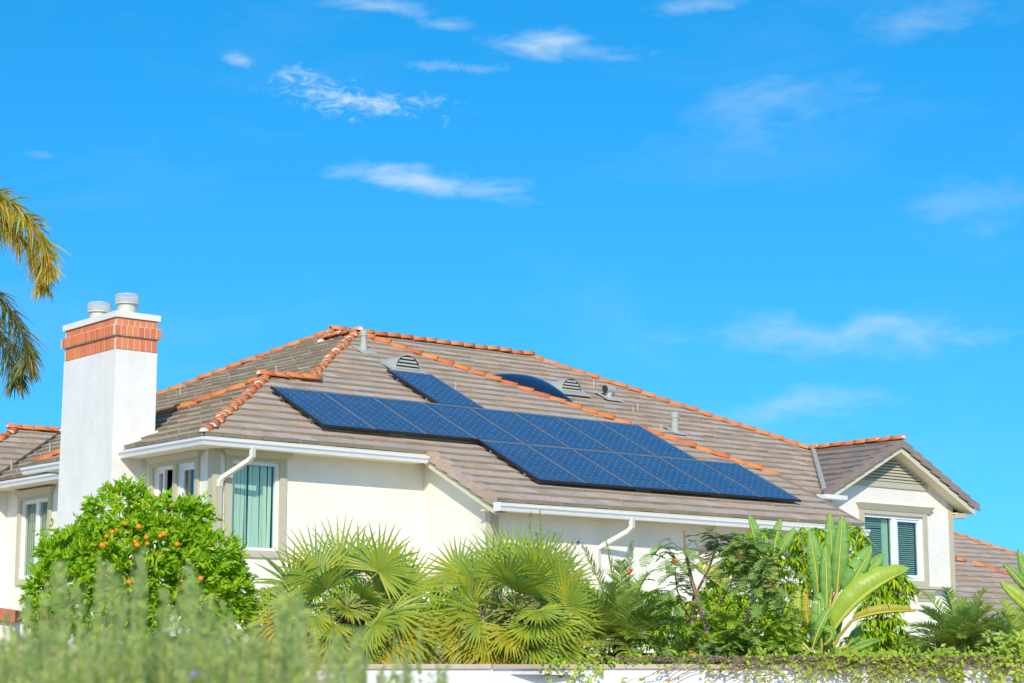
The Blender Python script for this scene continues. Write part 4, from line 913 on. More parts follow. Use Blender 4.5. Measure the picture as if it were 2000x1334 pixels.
# ---------------- orange tree
def orange_tree():
    D = 23.0; t = thing('orange_tree', 'round orange tree with oranges and glossy yellow-green leaves before the chimney', 'tree', tuple(at(285, 1310, D)))
    k = mpx(D); r = random.Random(3); m = MB(); base = at(285, 1318, D)
    m.tube([base, at(280, 1250, D), at(272, 1180, D)], [0.09, 0.075, 0.06], 9)
    for (px, py, dd) in ((230, 1040, 0.3), (330, 1060, -0.2), (400, 1130, 0.2), (150, 1110, -0.1), (262, 1075, -0.5), (110, 1170, 0.3), (440, 1190, 0)):
        a = at(272, 1190, D); b = at(px, py, D + dd); m.tube([a, a.lerp(b, 0.5) + rvec(r, 0.06), b], [0.05, 0.03, 0.012], 6)
    m.build('trunk', M['bark'], t)
    lobes = [(232, 1012, 62, 58), (330, 1040, 78, 66), (398, 1105, 78, 70), (280, 1105, 130, 105), (165, 1105, 80, 70), (120, 1150, 62, 52), (190, 1170, 115, 80), (425, 1165, 66, 62), (330, 1190, 140, 80), (175, 1052, 36, 32), (108, 1078, 28, 42), (455, 1205, 40, 40), (100, 1200, 45, 40), (265, 975, 26, 24), (375, 1010, 36, 28)]
    m = MB()
    for (px, py, rx, ry) in lobes:
        c = at(px, py, D); n = int(rx * ry / 21)
        for _ in range(n):
            v = rvec(r); 
            if v.dot(FH) > 0.45: v = v - FH * 1.2 * v.dot(FH); v.normalize()
            rad = r.uniform(0.70, 1.08) * (1 + 0.42 * noise.noise(v * 2.6 + c)); p = c + (RT * v.dot(RT) * rx + FH * v.dot(FH) * (rx + ry) / 2 + ZUP * v.z * ry) * k * rad * 0.94
            g = (v + ZUP * 0.35 + rvec(r, 0.5)).normalized()
            for j in range(r.randint(5, 8)):
                d = (g + rvec(r, 0.95)).normalized(); nrm = (ZUP * 0.6 - FH * 0.5 + rvec(r, 0.5)).normalized()
                leaf(m, p + rvec(r, 0.03), d, nrm, r.uniform(0.075, 0.135), r.uniform(0.032, 0.055), 0.2, r.uniform(0, 0.3))
    for _ in range(70):                      # loose shoots standing out of the crown
        px, py, rx, ry = r.choice(lobes); c = at(px, py, D); v = (rvec(r) + ZUP * 0.7 - FH * 0.2).normalized(); p = c + (RT * v.dot(RT) * rx + ZUP * v.z * ry + FH * v.dot(FH) * rx) * k * 0.78; g = (v + ZUP * 0.4).normalized()
        for j in range(10): leaf(m, p + g * j * 0.020, g * 0.6 + rvec(r, 0.8), rvec(r), r.uniform(0.06, 0.11), r.uniform(0.025, 0.04))
    m.build('crown', M['orange_leaf'], t, fix=False)
    om = MB(); seg, rg = 14, 9; vs = []
    for i in range(rg + 1):
        th = math.pi * i / rg
        for j in range(seg): ph = 2 * math.pi * j / seg; vs.append((math.sin(th) * math.cos(ph), math.sin(th) * math.sin(ph), math.cos(th) * 0.94 + (0.03 if i == 0 else 0)))
    om.add(vs, [(i * seg + j, i * seg + (j + 1) % seg, (i + 1) * seg + (j + 1) % seg, (i + 1) * seg + j) for i in range(rg) for j in range(seg)])
    ome = om.mesh('orange', M['orange'], True)
    for (px, py, rp) in ((244, 1023, 5), (271, 1029, 6.5), (220, 1039, 5), (228, 1035, 4), (208, 1048, 5), (200, 1065, 7), (207, 1069, 5), (268, 1065, 6.5), (264, 1058, 5), (286, 1050, 5.5), (288, 1062, 4.5), (320, 1043, 6.5), (313, 1047, 5), (346, 1063, 6), (314, 1083, 4), (275, 1089, 4.5), (194, 1117, 7), (197, 1130, 4), (253, 1137, 6.5), (392, 1130, 6.5), (355, 1135, 3.5), (437, 1150, 3)):
        p = at(px, py, D - 0.62 + 0.30 * abs(px - 270) / 200); o = link('orange', ome, t); o.matrix_basis = Matrix.Translation(p) @ Matrix.Scale(rp * k * 0.92, 4)
orange_tree()

# ---------------- fan palms
def fan_blade(m, c, d, n, rad, r, spread=112, nl=26, cup=0.22, droop=0.25, lw=0.043):
    d = d.normalized(); s = d.cross(n).normalized(); n = s.cross(d)
    for i in range(nl):
        a = R(-spread + 2 * spread * i / (nl - 1)) + r.uniform(-0.02, 0.02); q = (d * math.cos(a) + s * math.sin(a)).normalized(); q = (q + n * cup * (0.4 + 0.6 * abs(math.sin(a)))).normalized()
        ln = rad * (1.0 - 0.22 * (abs(a) / R(spread)) ** 2) * r.uniform(0.92, 1.05)
        strip(m, c + q * 0.012, q, n, ln, lw, droop=droop * r.uniform(0.5, 1.4), segs=4, fold=0.55)
def fan_palm(name, label, px, py, D, fr, seed, trunk_px):
    t = thing(name, label, 'palm', tuple(at(trunk_px[0], trunk_px[1], D)), 'fan palms behind the garden wall'); r = random.Random(seed); k = mpx(D)
    c = at(px, py, D); b = at(*trunk_px, D); m = MB(); seg = 12; n = 10; vs = []
    for i in range(n + 1):
        u = i / n; q = b.lerp(c, u)
        for j in range(seg):
            a = 2 * math.pi * j / seg; rr = (0.20 - 0.06 * u) * (1 + 0.16 * math.sin(a * 5 + i * 2.1) + r.uniform(-0.12, 0.12)); vs.append(q + Vector((math.cos(a) * rr, math.sin(a) * rr, 0)))
    m.add(vs, [(i * seg + j, i * seg + (j + 1) % seg, (i + 1) * seg + (j + 1) % seg, (i + 1) * seg + j) for i in range(n) for j in range(seg)] + [tuple(range(n * seg, (n + 1) * seg))])
    for _ in range(420):
        u = r.random(); a = r.uniform(0, 6.283); q = b.lerp(c, u) + Vector((math.cos(a), math.sin(a), 0)) * 0.19
        strip(m, q, Vector((math.cos(a), math.sin(a), r.uniform(-1.2, 0.8))), ZUP, r.uniform(0.05, 0.13), 0.012, segs=2)
    m.build('trunk', M['fibre'], t, fix=False)
    for (fx, fy, dep, rad, yellow) in fr:
        # hub of the blade in photo pixels relative to the crown; depth in metres towards the eye
        hub = c + RT * fx * k + ZUP * (-fy) * k - FH * dep
        axis = hub - c; ln = axis.length; d0 = axis.normalized()
        d = (d0 + ZUP * (0.15 if fy < 0 else -0.35)).normalized()
        sidev = d.cross(-FH + ZUP * 0.3 + rvec(r, 0.35)); sidev.normalize(); nrm = sidev.cross(d)
        if nrm.dot(-FH + ZUP) < 0: nrm = -nrm
        m = MB(); bl = MB(); mid = c + axis * 0.5 + ZUP * ln * 0.10
        m.tube([c + rvec(r, 0.03), mid, hub], [0.011, 0.009, 0.006], 5)
        fan_blade(bl, hub, d, nrm, rad, r, spread=r.uniform(92, 122), nl=r.randint(24, 30), cup=r.uniform(0.1, 0.35), droop=r.uniform(0.15, 0.5) + (0.4 if yellow else 0))
        f = bl.build('frond', M[('fan', 'fan_yellow', 'fan_dead')[int(yellow)]], t, fix=False); m.build('petiole', M['petiole'], f)
def ring_fronds(r, lst):
    return lst + [(r.uniform(-120, 120), r.uniform(-90, 40), r.uniform(-0.7, -0.1), r.uniform(0.40, 0.52), False) for _ in range(10)]
rr1 = random.Random(41)
F1 = [(-60, -62, 0.1, 0.60, 0), (-20, -75, -0.1, 0.62, 0), (15, -80, -0.3, 0.62, 0), (60, -70, 0.1, 0.60, 0), (-105, -40, 0.15, 0.56, 0), (110, -30, 0.1, 0.60, 0), (-35, -30, 0.45, 0.46, 0), (35, -15, 0.5, 0.46, 0), (88, 12, 0.4, 0.55, 0), (-90, 0, 0.35, 0.50, 0), (-120, 25, 0.2, 0.48, 1), (-55, 18, 0.55, 0.36, 0), (5, 5, 0.6, 0.34, 0), (120, 25, 0.2, 0.62, 0), (100, 48, 0.45, 0.58, 1), (75, 65, 0.5, 0.52, 1), (-130, 62, 0.2, 0.46, 1), (-60, 75, 0.5, 0.42, 1), (-15, 62, 0.65, 0.36, 1), (40, 48, 0.6, 0.42, 0), (-95, 95, 0.3, 0.42, 1), (140, 70, 0.1, 0.50, 0), (60, 30, 0.6, 0.40, 0), (30, 90, 0.6, 0.40, 0), (-20, 35, 0.65, 0.38, 0), (55, 95, 0.35, 0.34, 2), (-50, 98, 0.3, 0.32, 2), (105, 90, 0.15, 0.36, 2)]
fan_palm('fan_palm', 'fan palm with dark fibrous trunk in front of the wide blank cream wall', 680, 1188, 22.0, ring_fronds(rr1, F1), 5, (700, 1312))
F2 = [(-75, -45, 0.2, 0.50, 0), (-45, -70, 0.0, 0.55, 0), (-15, -80, -0.2, 0.60, 0), (15, -78, 0.0, 0.58, 0), (45, -66, 0.1, 0.58, 0), (80, -45, 0.2, 0.55, 0), (95, -5, 0.4, 0.52, 0), (100, 30, 0.3, 0.48, 0), (-90, -5, 0.3, 0.48, 0), (-70, 20, 0.5, 0.46, 0), (-60, 50, 0.5, 0.42, 1), (-45, 72, 0.5, 0.42, 1), (-85, 60, 0.3, 0.46, 1), (0, -30, 0.5, 0.46, 0), (-35, -5, 0.6, 0.42, 0), (40, 5, 0.6, 0.44, 0), (60, 50, 0.5, 0.44, 0), (30, 70, 0.55, 0.40, 0), (85, 66, 0.4, 0.44, 0), (-15, 45, 0.65, 0.40, 1), (20, 35, 0.65, 0.40, 0), (-100, 40, 0.2, 0.44, 1), (70, 20, 0.5, 0.46, 0), (0, 82, 0.5, 0.34, 1), (-20, -55, 0.4, 0.5, 0), (30, -50, 0.35, 0.52, 0), (-30, 92, 0.4, 0.32, 2), (45, 95, 0.35, 0.32, 2), (-110, 85, 0.15, 0.34, 2)]
fan_palm('fan_palm', 'fan palm with folded upright fronds below the corner of the lower gutter', 1010, 1192, 22.0, ring_fronds(rr1, F2), 9, (1010, 1312))

# ---------------- feather palms
def pinnate(m, stem, p0, d0, ln, nl, ll, r, sag=0.9, w=0.016, vee=0.5, droop=0.3, taper=True, twist=0.0, start=0.12):
    pts = []; d = d0.normalized(); p = Vector(p0); n = 14; pts.append(p.copy()); ds = [d.copy()]
    for i in range(n): d = (d + Vector((0, 0, -sag / n * (0.5 + i / n)))).normalized(); p = p + d * (ln / n); pts.append(p.copy()); ds.append(d.copy())
    if stem is not None: stem.tube(pts, [0.014 * (1 - 0.8 * i / n) * (ln / 1.2) for i in range(n + 1)], 5)
    for i in range(nl):
        u = start + (1 - start) * i / nl; f = u * n; a = int(f); b = min(a + 1, n); q = pts[a].lerp(pts[b], f - a); dd = ds[a]
        s = dd.cross(ZUP); s.normalize(); up = s.cross(dd)
        env = math.sin(math.pi * min(1, 0.18 + 0.80 * u)) ** 0.6 if taper else 1
        for sg in (-1, 1):
            v = (s * sg * math.cos(vee) + up * math.sin(vee) + dd * (0.45 + 0.55 * u)).normalized(); v = (v + rvec(r, 0.10 + twist)).normalized()
            strip(m, q, v, (up + rvec(r, 0.2 + twist)).normalized(), ll * env * r.uniform(0.85, 1.1), w, droop=droop * r.uniform(0.6, 1.5), segs=3, fold=0.4)
def feather_palm(name, label, px, py, D, n, lns, seed, base_px, mat='date', group=None, ll=0.22, extra=(), elev=(5, 75)):
    t = thing(name, label, 'palm', tuple(at(*base_px, D)), group); r = random.Random(seed); c = at(px, py, D); b = at(*base_px, D); m = MB()
    m.tube([b, c], [0.12, 0.09], 10); m.build('trunk', M['fibre'], t)
    for i in range(n):
        az = 2 * math.pi * (i + r.uniform(-0.3, 0.3)) / n; el = R(r.uniform(*elev)); d = Vector((math.cos(az) * math.cos(el), math.sin(az) * math.cos(el), math.sin(el)))
        m = MB(); st = MB(); pinnate(m, st, c, d, r.uniform(*lns), 27, ll, r, sag=r.uniform(0.7, 1.3), w=0.026); f = m.build('frond', M[mat], t, fix=False); st.build('rachis', M['petiole'], f)
    for (dx, dy, dep, ln, sag) in extra:
        d = RT * dx + ZUP * dy - FH * dep; m = MB(); st = MB(); pinnate(m, st, c, d, ln, 28, ll, r, sag=sag, vee=0.25, w=0.027); f = m.build('frond', M[mat], t, fix=False); st.build('rachis', M['petiole'], f)
feather_palm('feather_palm', 'feather-leaved palm beside the fan palms, below the elbow of the lower downspout', 1215, 1245, 22.4, 40, (0.70, 1.0), 12, (1215, 1312), ll=0.26, elev=(-12, 72),
             extra=((-0.38, 1, 0.1, 1.15, 0.3), (-0.15, 1, 0.0, 1.12, 0.2), (0.12, 1, 0.05, 1.12, 0.2), (-0.75, 0.8, 0.2, 1.1, 0.5), (0.5, 0.7, 0.4, 0.7, 0.8), (-0.4, 0.5, 0.7, 0.7, 1.0), (0.1, 0.4, 0.8, 0.6, 1.2), (-0.9, 0.2, 0.4, 0.8, 0.6)))
feather_palm('feather_palm', 'low bushy feather palm at the foot of the white gable wall', 1875, 1268, 23.0, 44, (0.60, 0.85), 15, (1875, 1312), ll=0.22, extra=((0.1, 1, 0.1, 0.6, 0.3), (-0.5, 0.8, 0.2, 0.65, 0.6), (0.6, 0.8, 0.2, 0.65, 0.6)))
feather_palm('feather_palm', 'feather palm cut by the picture edge under the neighbouring roof', 1992, 1262, 22.6, 26, (0.5, 0.7), 17, (1992, 1312), ll=0.17)

def queen_palm():
    D = 41.0; t = thing('queen_palm', 'tall queen palm whose drooping ragged fronds hang in beside the chimney', 'palm', tuple(at(-260, 1320, D))); r = random.Random(8)
    c = at(-230, 545, D); b = along(-1260 / FPX * 41, 41, GZ); m = MB(); m.tube([b, b.lerp(c, 0.5) + RT * 0.05, c], [0.2, 0.17, 0.14], 12); m.build('trunk', M['bark'], t)
    k = mpx(D)
    def fr(path, ll, mat, nl, tw, w=0.028):
        pts = [at(x, y, D - dd) for x, y, dd in path]; n = 24; P = []
        for i in range(n + 1):
            u = i / n * (len(pts) - 1); a = min(int(u), len(pts) - 2); f = u - a
            p0, p1, p2, p3 = pts[max(a - 1, 0)], pts[a], pts[a + 1], pts[min(a + 2, len(pts) - 1)]
            P.append(0.5 * ((2 * p1) + (p2 - p0) * f + (2 * p0 - 5 * p1 + 4 * p2 - p3) * f * f + (3 * p1 - p0 - 3 * p2 + p3) * f ** 3))
        m = MB(); st = MB(); st.tube(P, [0.045 * (1 - 0.85 * i / n) for i in range(n + 1)], 6)
        for i in range(nl):
            u = 0.12 + 0.88 * i / nl; f = u * n; a = min(int(f), n - 1); q = P[a].lerp(P[a + 1], f - a); dd = (P[a + 1] - P[a]).normalized(); s = dd.cross(ZUP + FH * 0.2).normalized(); up = s.cross(dd)
            env = math.sin(math.pi * min(1, 0.25 + 0.72 * u)) ** 0.5
            for j in range(5):
                sg = -1 if j % 2 else 1; v = (s * sg * r.uniform(0.4, 1.1) + up * r.uniform(-0.9, 0.8) + dd * r.uniform(0.5, 1.1)).normalized()
                strip(m, q, v, (up + rvec(r, tw)).normalized(), ll * env * r.uniform(0.7, 1.15), w, droop=r.uniform(0.5, 1.5), segs=5, fold=0.35)
        f = m.build('frond', M[mat], t, fix=False); st.build('rachis', M['petiole'], f)
    fr([(-225, 545, 0), (-120, 415, 0.2), (-15, 385, 0.4), (52, 425, 0.5), (86, 485, 0.5), (96, 535, 0.5)], 1.0, 'queen', 96, 0.5, 0.055)
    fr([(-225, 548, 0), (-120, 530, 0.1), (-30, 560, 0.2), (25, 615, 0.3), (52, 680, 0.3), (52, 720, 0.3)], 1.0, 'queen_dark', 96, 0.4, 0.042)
    fr([(-225, 547, 0), (-110, 450, 0), (-20, 425, 0.1), (45, 470, 0.1), (78, 530, 0.1), (84, 560, 0.1)], 0.9, 'queen', 80, 0.5, 0.05)
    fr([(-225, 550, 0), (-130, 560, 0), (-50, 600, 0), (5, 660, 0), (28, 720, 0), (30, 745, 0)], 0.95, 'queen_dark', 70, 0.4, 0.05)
    fr([(-225, 545, 0), (-180, 400, 0.2), (-90, 330, 0), (-10, 380, -0.2), (20, 440, -0.2)], 0.9, 'queen', 60, 0.4, 0.05)
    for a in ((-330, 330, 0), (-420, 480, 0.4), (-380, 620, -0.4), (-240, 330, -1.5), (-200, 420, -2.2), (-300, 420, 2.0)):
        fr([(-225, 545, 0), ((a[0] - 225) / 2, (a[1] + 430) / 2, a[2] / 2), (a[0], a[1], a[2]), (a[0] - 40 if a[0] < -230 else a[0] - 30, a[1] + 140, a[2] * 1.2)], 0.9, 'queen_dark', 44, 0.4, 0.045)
queen_palm()

# ---------------- paddle-leaved plants (giant bird of paradise)
def paddle_plant(name, label, base, D, leaves, seed, group=None):
    t = thing(name, label, 'plant', tuple(at(*base, D)), group); r = random.Random(seed); k = mpx(D)
    for (bx, by, mx_, my, tx, ty, wl, wr, dep, mat, tear) in leaves:
        A, Mi, T = at(bx, by, D - dep), at(mx_, my, D - dep - 0.04), at(tx, ty, D - dep - 0.02); B0 = at(*base, D) + rvec(r, 0.04)
        n = 18; P = [A * (1 - u) ** 2 + (Mi * 2 - (A + T) * 0.5) * 2 * u * (1 - u) + T * u * u for u in [i / n for i in range(n + 1)]]
        m = MB(); rb = MB(); rb.tube([B0, B0.lerp(A, 0.55) + ZUP * 0.05] + P[::3] + [T], [0.022, 0.019] + [0.016 * (1 - 0.8 * i / 6) for i in range(len(P[::3]))] + [0.002], 6)
        for sg, wd in ((-1, wl), (1, wr)):
            wd *= k; prev = None; u_ = 0; hold = 0
            for i in range(n + 1):
                u = i / n; dd = (P[min(i + 1, n)] - P[max(i - 1, 0)]).normalized(); s = FH.cross(dd).normalized() * sg
                prof = (math.sin(math.pi * min(1, u * 0.94 + 0.06)) ** 0.55) if u < 0.97 else 0.10
                wv = wd * prof * (1 + 0.04 * math.sin(i * 1.7 + sg)); lag = dd * wd * 0.28
                e1 = P[i] + s * wv * 0.5 - FH * 0.05 * wv / max(wd, 1e-3) + lag * 0.5; e2 = P[i] + s * wv + FH * (0.02 + 0.15 * wd) + lag
                cur = (P[i] + FH * 0.006, e1, e2)
                if prev:
                    gap = r.random() < tear * 1.6 + 0.04
                    a = len(m.v); sh = dd * (wd * 0.20 if gap else 0)
                    m.v += [tuple(prev[0]), tuple(prev[1]), tuple(prev[2]), tuple(cur[0]), tuple(cur[1] - sh * 0.5), tuple(cur[2] - sh)]; m.f += [(a, a + 1, a + 4, a + 3), (a + 1, a + 2, a + 5, a + 4)]
                prev = cur
        f = m.build('leaf', M[mat], t, smooth=True, fix=False); rb.build('midrib', M['midrib'], f)
paddle_plant('paddle_leaf_plant', 'large banana-like plant with broad upright leaves before the white gable window', (1603, 1300), 22.0, [
    (1626, 1130, 1624, 1065, 1621, 1003, 13, 13, -0.35, 'bop', 0.05), (1634, 1160, 1640, 1085, 1645, 1008, 14, 19, -0.25, 'bop', 0.15), (1600, 1175, 1592, 1105, 1581, 1037, 13, 20, -0.1, 'bop', 0.2),
    (1614, 1190, 1614, 1125, 1612, 1066, 12, 12, 0.05, 'bop', 0.05), (1648, 1160, 1675, 1120, 1702, 1071, 24, 14, 0.0, 'bop', 0.05), (1655, 1155, 1690, 1120, 1724, 1084, 14, 18, -0.2, 'bop', 0.1),
    (1628, 1232, 1688, 1162, 1771, 1115, 34, 7, 0.3, 'bop_light', 0.0), (1664, 1212, 1720, 1196, 1788, 1194, 15, 4, 0.25, 'bop_yellow', 0.22), (1543, 1262, 1548, 1205, 1560, 1148, 12, 16, 0.2, 'bop_light', 0.1),
    (1606, 1268, 1602, 1215, 1600, 1160, 18, 18, 0.18, 'bop', 0.08), (1588, 1262, 1602, 1222, 1622, 1186, 9, 10, 0.32, 'bop', 0.05), (1628, 1255, 1634, 1215, 1640, 1172, 14, 12, 0.1, 'bop', 0.1),
    (1526, 1225, 1524, 1185, 1522, 1148, 9, 9, -0.2, 'bop', 0.1), (1560, 1268, 1558, 1240, 1548, 1202, 8, 9, 0.3, 'bop', 0), (1580, 1230, 1575, 1195, 1572, 1150, 9, 10, -0.2, 'bop_yellow', 0.5), (1612, 1258, 1625, 1238, 1612, 1225, 14, 10, 0.35, 'bop', 0),
    (1655, 1262, 1672, 1240, 1690, 1215, 10, 12, -0.1, 'bop', 0.1), (1640, 1285, 1680, 1262, 1720, 1250, 9, 9, -0.1, 'bop', 0.1)], 2, 'banana-like plants')
paddle_plant('paddle_leaf_plant', 'small banana-like plant with three leaves reaching the lower gutter', (1515, 1150), 26.0, [
    (1478, 1075, 1472, 1045, 1462, 1008, 4, 16, 0, 'bop', 0.15), (1512, 1085, 1516, 1050, 1526, 1015, 11, 8, 0.1, 'bop', 0.05), (1516, 1090, 1532, 1060, 1552, 1032, 8, 13, 0.1, 'bop', 0.05), (1428, 1162, 1396, 1135, 1358, 1108, 4, 26, 0.2, 'bop_yellow', 0.22), (1430, 1205, 1405, 1196, 1385, 1170, 10, 10, 0.2, 'bop_yellow', 0.3), (1480, 1130, 1500, 1120, 1492, 1080, 12, 12, 0.0, 'bop_light', 0.1)], 4, 'banana-like plants')
paddle_plant('paddle_leaf_plant', 'banana-like plant cut by the picture edge before the neighbouring roof', (2030, 1230), 23.0, [
    (2012, 1150, 2003, 1120, 1990, 1074, 10, 10, 0, 'bop', 0.05), (2010, 1160, 1990, 1132, 1962, 1103, 8, 12, 0.1, 'bop', 0.1), (2025, 1205, 1995, 1178, 1956, 1140, 8, 20, 0.2, 'bop_light', 0.05), (2030, 1160, 2035, 1110, 2040, 1070, 14, 14, 0, 'bop', 0.1)], 6, 'banana-like plants')

# ---------------- broad-leaved bush with drooping bright leaves
def drooping_bush(label, blobs, D, seed, base, group):
    t = thing('mango_bush', label, 'bush', tuple(at(*base, D)), group); r = random.Random(seed); k = mpx(D); m = MB(); st = MB()
    for (px, py, rx, ry) in blobs:
        c = at(px, py, D); b = at(base[0], base[1], D); st.tube([b, b.lerp(c, 0.6) + rvec(r, 0.08), c], [0.03, 0.02, 0.01], 6)
        for _ in range(int(rx * ry / 34)):
            v = rvec(r)
            if v.dot(FH) > 0.4: v = v - FH * 1.3 * v.dot(FH)
            p = c + (RT * v.dot(RT) * rx + FH * v.dot(FH) * (rx + ry) / 2 + ZUP * v.z * ry) * k * r.uniform(0.7, 1.05)
            for j in range(r.randint(7, 11)):
                a = r.uniform(0, 6.283); d = Vector((math.cos(a), math.sin(a), r.uniform(-0.5, 0.35)))
                strip(m, p, d, ZUP, r.uniform(0.13, 0.21), r.uniform(0.032, 0.046), droop=r.uniform(0.8, 1.8), segs=4, fold=0.25)
    m.build('foliage', M['mango'], t, fix=False); st.build('stem', M['bark'], t)
drooping_bush('bright green bush with drooping leaves growing up under the lower gutter end', [(1450, 1080, 48, 42), (1500, 1062, 40, 30), (1590, 1070, 60, 48), (1560, 1120, 60, 50), (1655, 1060, 38, 45), (1665, 1095, 34, 30), (1520, 1170, 50, 50)], 27.0, 3, (1560, 1300), 'bright drooping-leaved bushes')
drooping_bush('bright green bush with drooping leaves under the white gable window ledge', [(1730, 1125, 34, 26), (1755, 1150, 26, 30), (1720, 1180, 40, 40), (1725, 1235, 55, 40), (1700, 1265, 60, 30), (1760, 1255, 30, 30)], 24.5, 5, (1720, 1305), 'bright drooping-leaved bushes')
drooping_bush('small bright green bush between the feather palm and the feathery shrub stems', [(1395, 1155, 34, 30), (1420, 1175, 30, 26)], 26.0, 7, (1400, 1300), 'bright drooping-leaved bushes')
drooping_bush('small bright green bush seen through the gap between the two fan palms', [(850, 1140, 26, 16), (770, 1180, 60, 50), (690, 1170, 60, 50), (860, 1200, 40, 50)], 24.5, 8, (830, 1305), 'bright drooping-leaved bushes')

for (lb, bl, dd, sd, bs) in (('leafy bush seen behind the yellowing fronds of the fan palm by the orange tree', [(520, 1190, 50, 50), (600, 1205, 60, 60), (560, 1250, 60, 40)], 24.2, 11, (560, 1305)),
        ('leafy bush filling the space behind the folded fan palm and the feather palm', [(900, 1185, 50, 60), (960, 1200, 60, 60), (1060, 1190, 60, 70), (1130, 1190, 50, 60), (1180, 1215, 50, 50), (1260, 1205, 60, 55)], 24.6, 12, (1080, 1305)),
        ('leafy bush filling the space behind the feathery shrub', [(1310, 1215, 50, 60), (1380, 1215, 50, 60), (1450, 1215, 60, 60), (1540, 1220, 50, 55), (1410, 1265, 90, 30)], 24.0, 13, (1430, 1305)),
        ('leafy bush low down between the banana-like plant and the low feather palm', [(1790, 1275, 50, 26), (1840, 1280, 50, 22), (1930, 1278, 50, 26)], 24.8, 14, (1830, 1306))):
    drooping_bush(lb, bl, dd, sd, bs, 'bright drooping-leaved bushes')
# ---------------- feathery shrub
def feathery_shrub(label, stems, clusters, D, seed, base):
    t = thing('feathery_shrub', label, 'shrub', tuple(at(*base, D))); r = random.Random(seed); k = mpx(D)
    for (path, rad) in stems:
        m = MB(); P = [at(x, y, D + r.uniform(-0.08, 0.08)) for x, y in path]; m.tube(P, [rad * (1 - 0.65 * i / (len(P) - 1)) for i in range(len(P))], 7); m.build('stem', M['twig'], t)
    for (px, py, rx, ry, n, mat) in clusters:
        m = MB(); c = at(px, py, D)
        for _ in range(int(n * 1.15)):
            p = c + RT * r.gauss(0, 0.45) * rx * k + ZUP * r.gauss(0, 0.45) * ry * k + FH * r.gauss(0, 0.4) * rx * k
            a = r.uniform(0, 6.283); d = Vector((math.cos(a), math.sin(a), r.uniform(-0.3, 0.7))).normalized(); ln = r.uniform(0.16, 0.30); s = d.cross(ZUP).normalized(); q = p.copy(); dd = d.copy()
            for i in range(9):
                dd = (dd + Vector((0, 0, -0.09))).normalized(); q = q + dd * ln / 9; s2 = dd.cross(ZUP).normalized(); up = s2.cross(dd); pl = ln * 0.30 * math.sin(math.pi * (0.15 + 0.8 * i / 9))
                for sg in (-1, 1):
                    e = (s2 * sg + dd * 0.5 + rvec(r, 0.12)).normalized(); w = 0.016
                    for j in range(5):
                        b = q + e * pl * (j + 0.5) / 5; f = (dd + e * 0.4).normalized() * w; g = e * 0.0085 + up * 0.003
                        m.add([b - f, b + g, b + f, b - g], [(0, 1, 2, 3)])
        f = m.build('foliage', M[mat], t, fix=False)
feathery_shrub('feathery-leaved shrub with bare pinkish stems leaning up beside the feather palm', [
    ([(1404, 1296), (1378, 1225), (1350, 1130), (1338, 1070), (1336, 1036)], 0.032), ([(1352, 1225), (1354, 1170), (1385, 1110), (1402, 1060), (1400, 1052)], 0.020), ([(1452, 1238), (1470, 1170), (1484, 1142), (1488, 1120)], 0.026), ([(1384, 1210), (1410, 1175), (1432, 1130)], 0.018), ([(1350, 1225), (1335, 1190), (1322, 1150), (1318, 1110)], 0.016),
    ([(1390, 1292), (1365, 1250), (1350, 1220)], 0.03), ([(1350, 1130), (1325, 1100), (1300, 1075)], 0.010), ([(1340, 1080), (1320, 1065), (1300, 1050)], 0.008), ([(1338, 1070), (1355, 1055), (1366, 1075)], 0.007), ([(1484, 1142), (1505, 1115), (1500, 1090)], 0.014), ([(1470, 1290), (1460, 1250), (1452, 1230)], 0.02)],
    [(1300, 1068, 36, 22, 9, 'feather'), (1338, 1055, 34, 26, 4, 'feather'), (1330, 1095, 46, 30, 12, 'feather'), (1318, 1130, 40, 36, 20, 'feather'), (1315, 1175, 40, 40, 26, 'feather'), (1396, 1050, 24, 12, 10, 'feather_red'), (1395, 1058, 26, 10, 8, 'feather'), (1440, 1085, 50, 40, 44, 'feather'), (1440, 1080, 40, 20, 8, 'feather_red'), (1480, 1075, 52, 44, 44, 'feather'), (1492, 1125, 50, 50, 44, 'feather'), (1450, 1130, 46, 40, 30, 'feather'), (1490, 1180, 44, 46, 30, 'feather'),
     (1380, 1215, 50, 36, 30, 'feather_bright'), (1425, 1215, 50, 34, 30, 'feather_bright'), (1430, 1250, 60, 36, 44, 'feather'), (1480, 1245, 60, 40, 44, 'feather_bright'), (1530, 1235, 44, 46, 36, 'feather_bright'), (1360, 1255, 44, 40, 34, 'feather'), (1400, 1275, 60, 24, 30, 'feather'), (1510, 1275, 50, 26, 30, 'feather')], 21.3, 4, (1404, 1310))

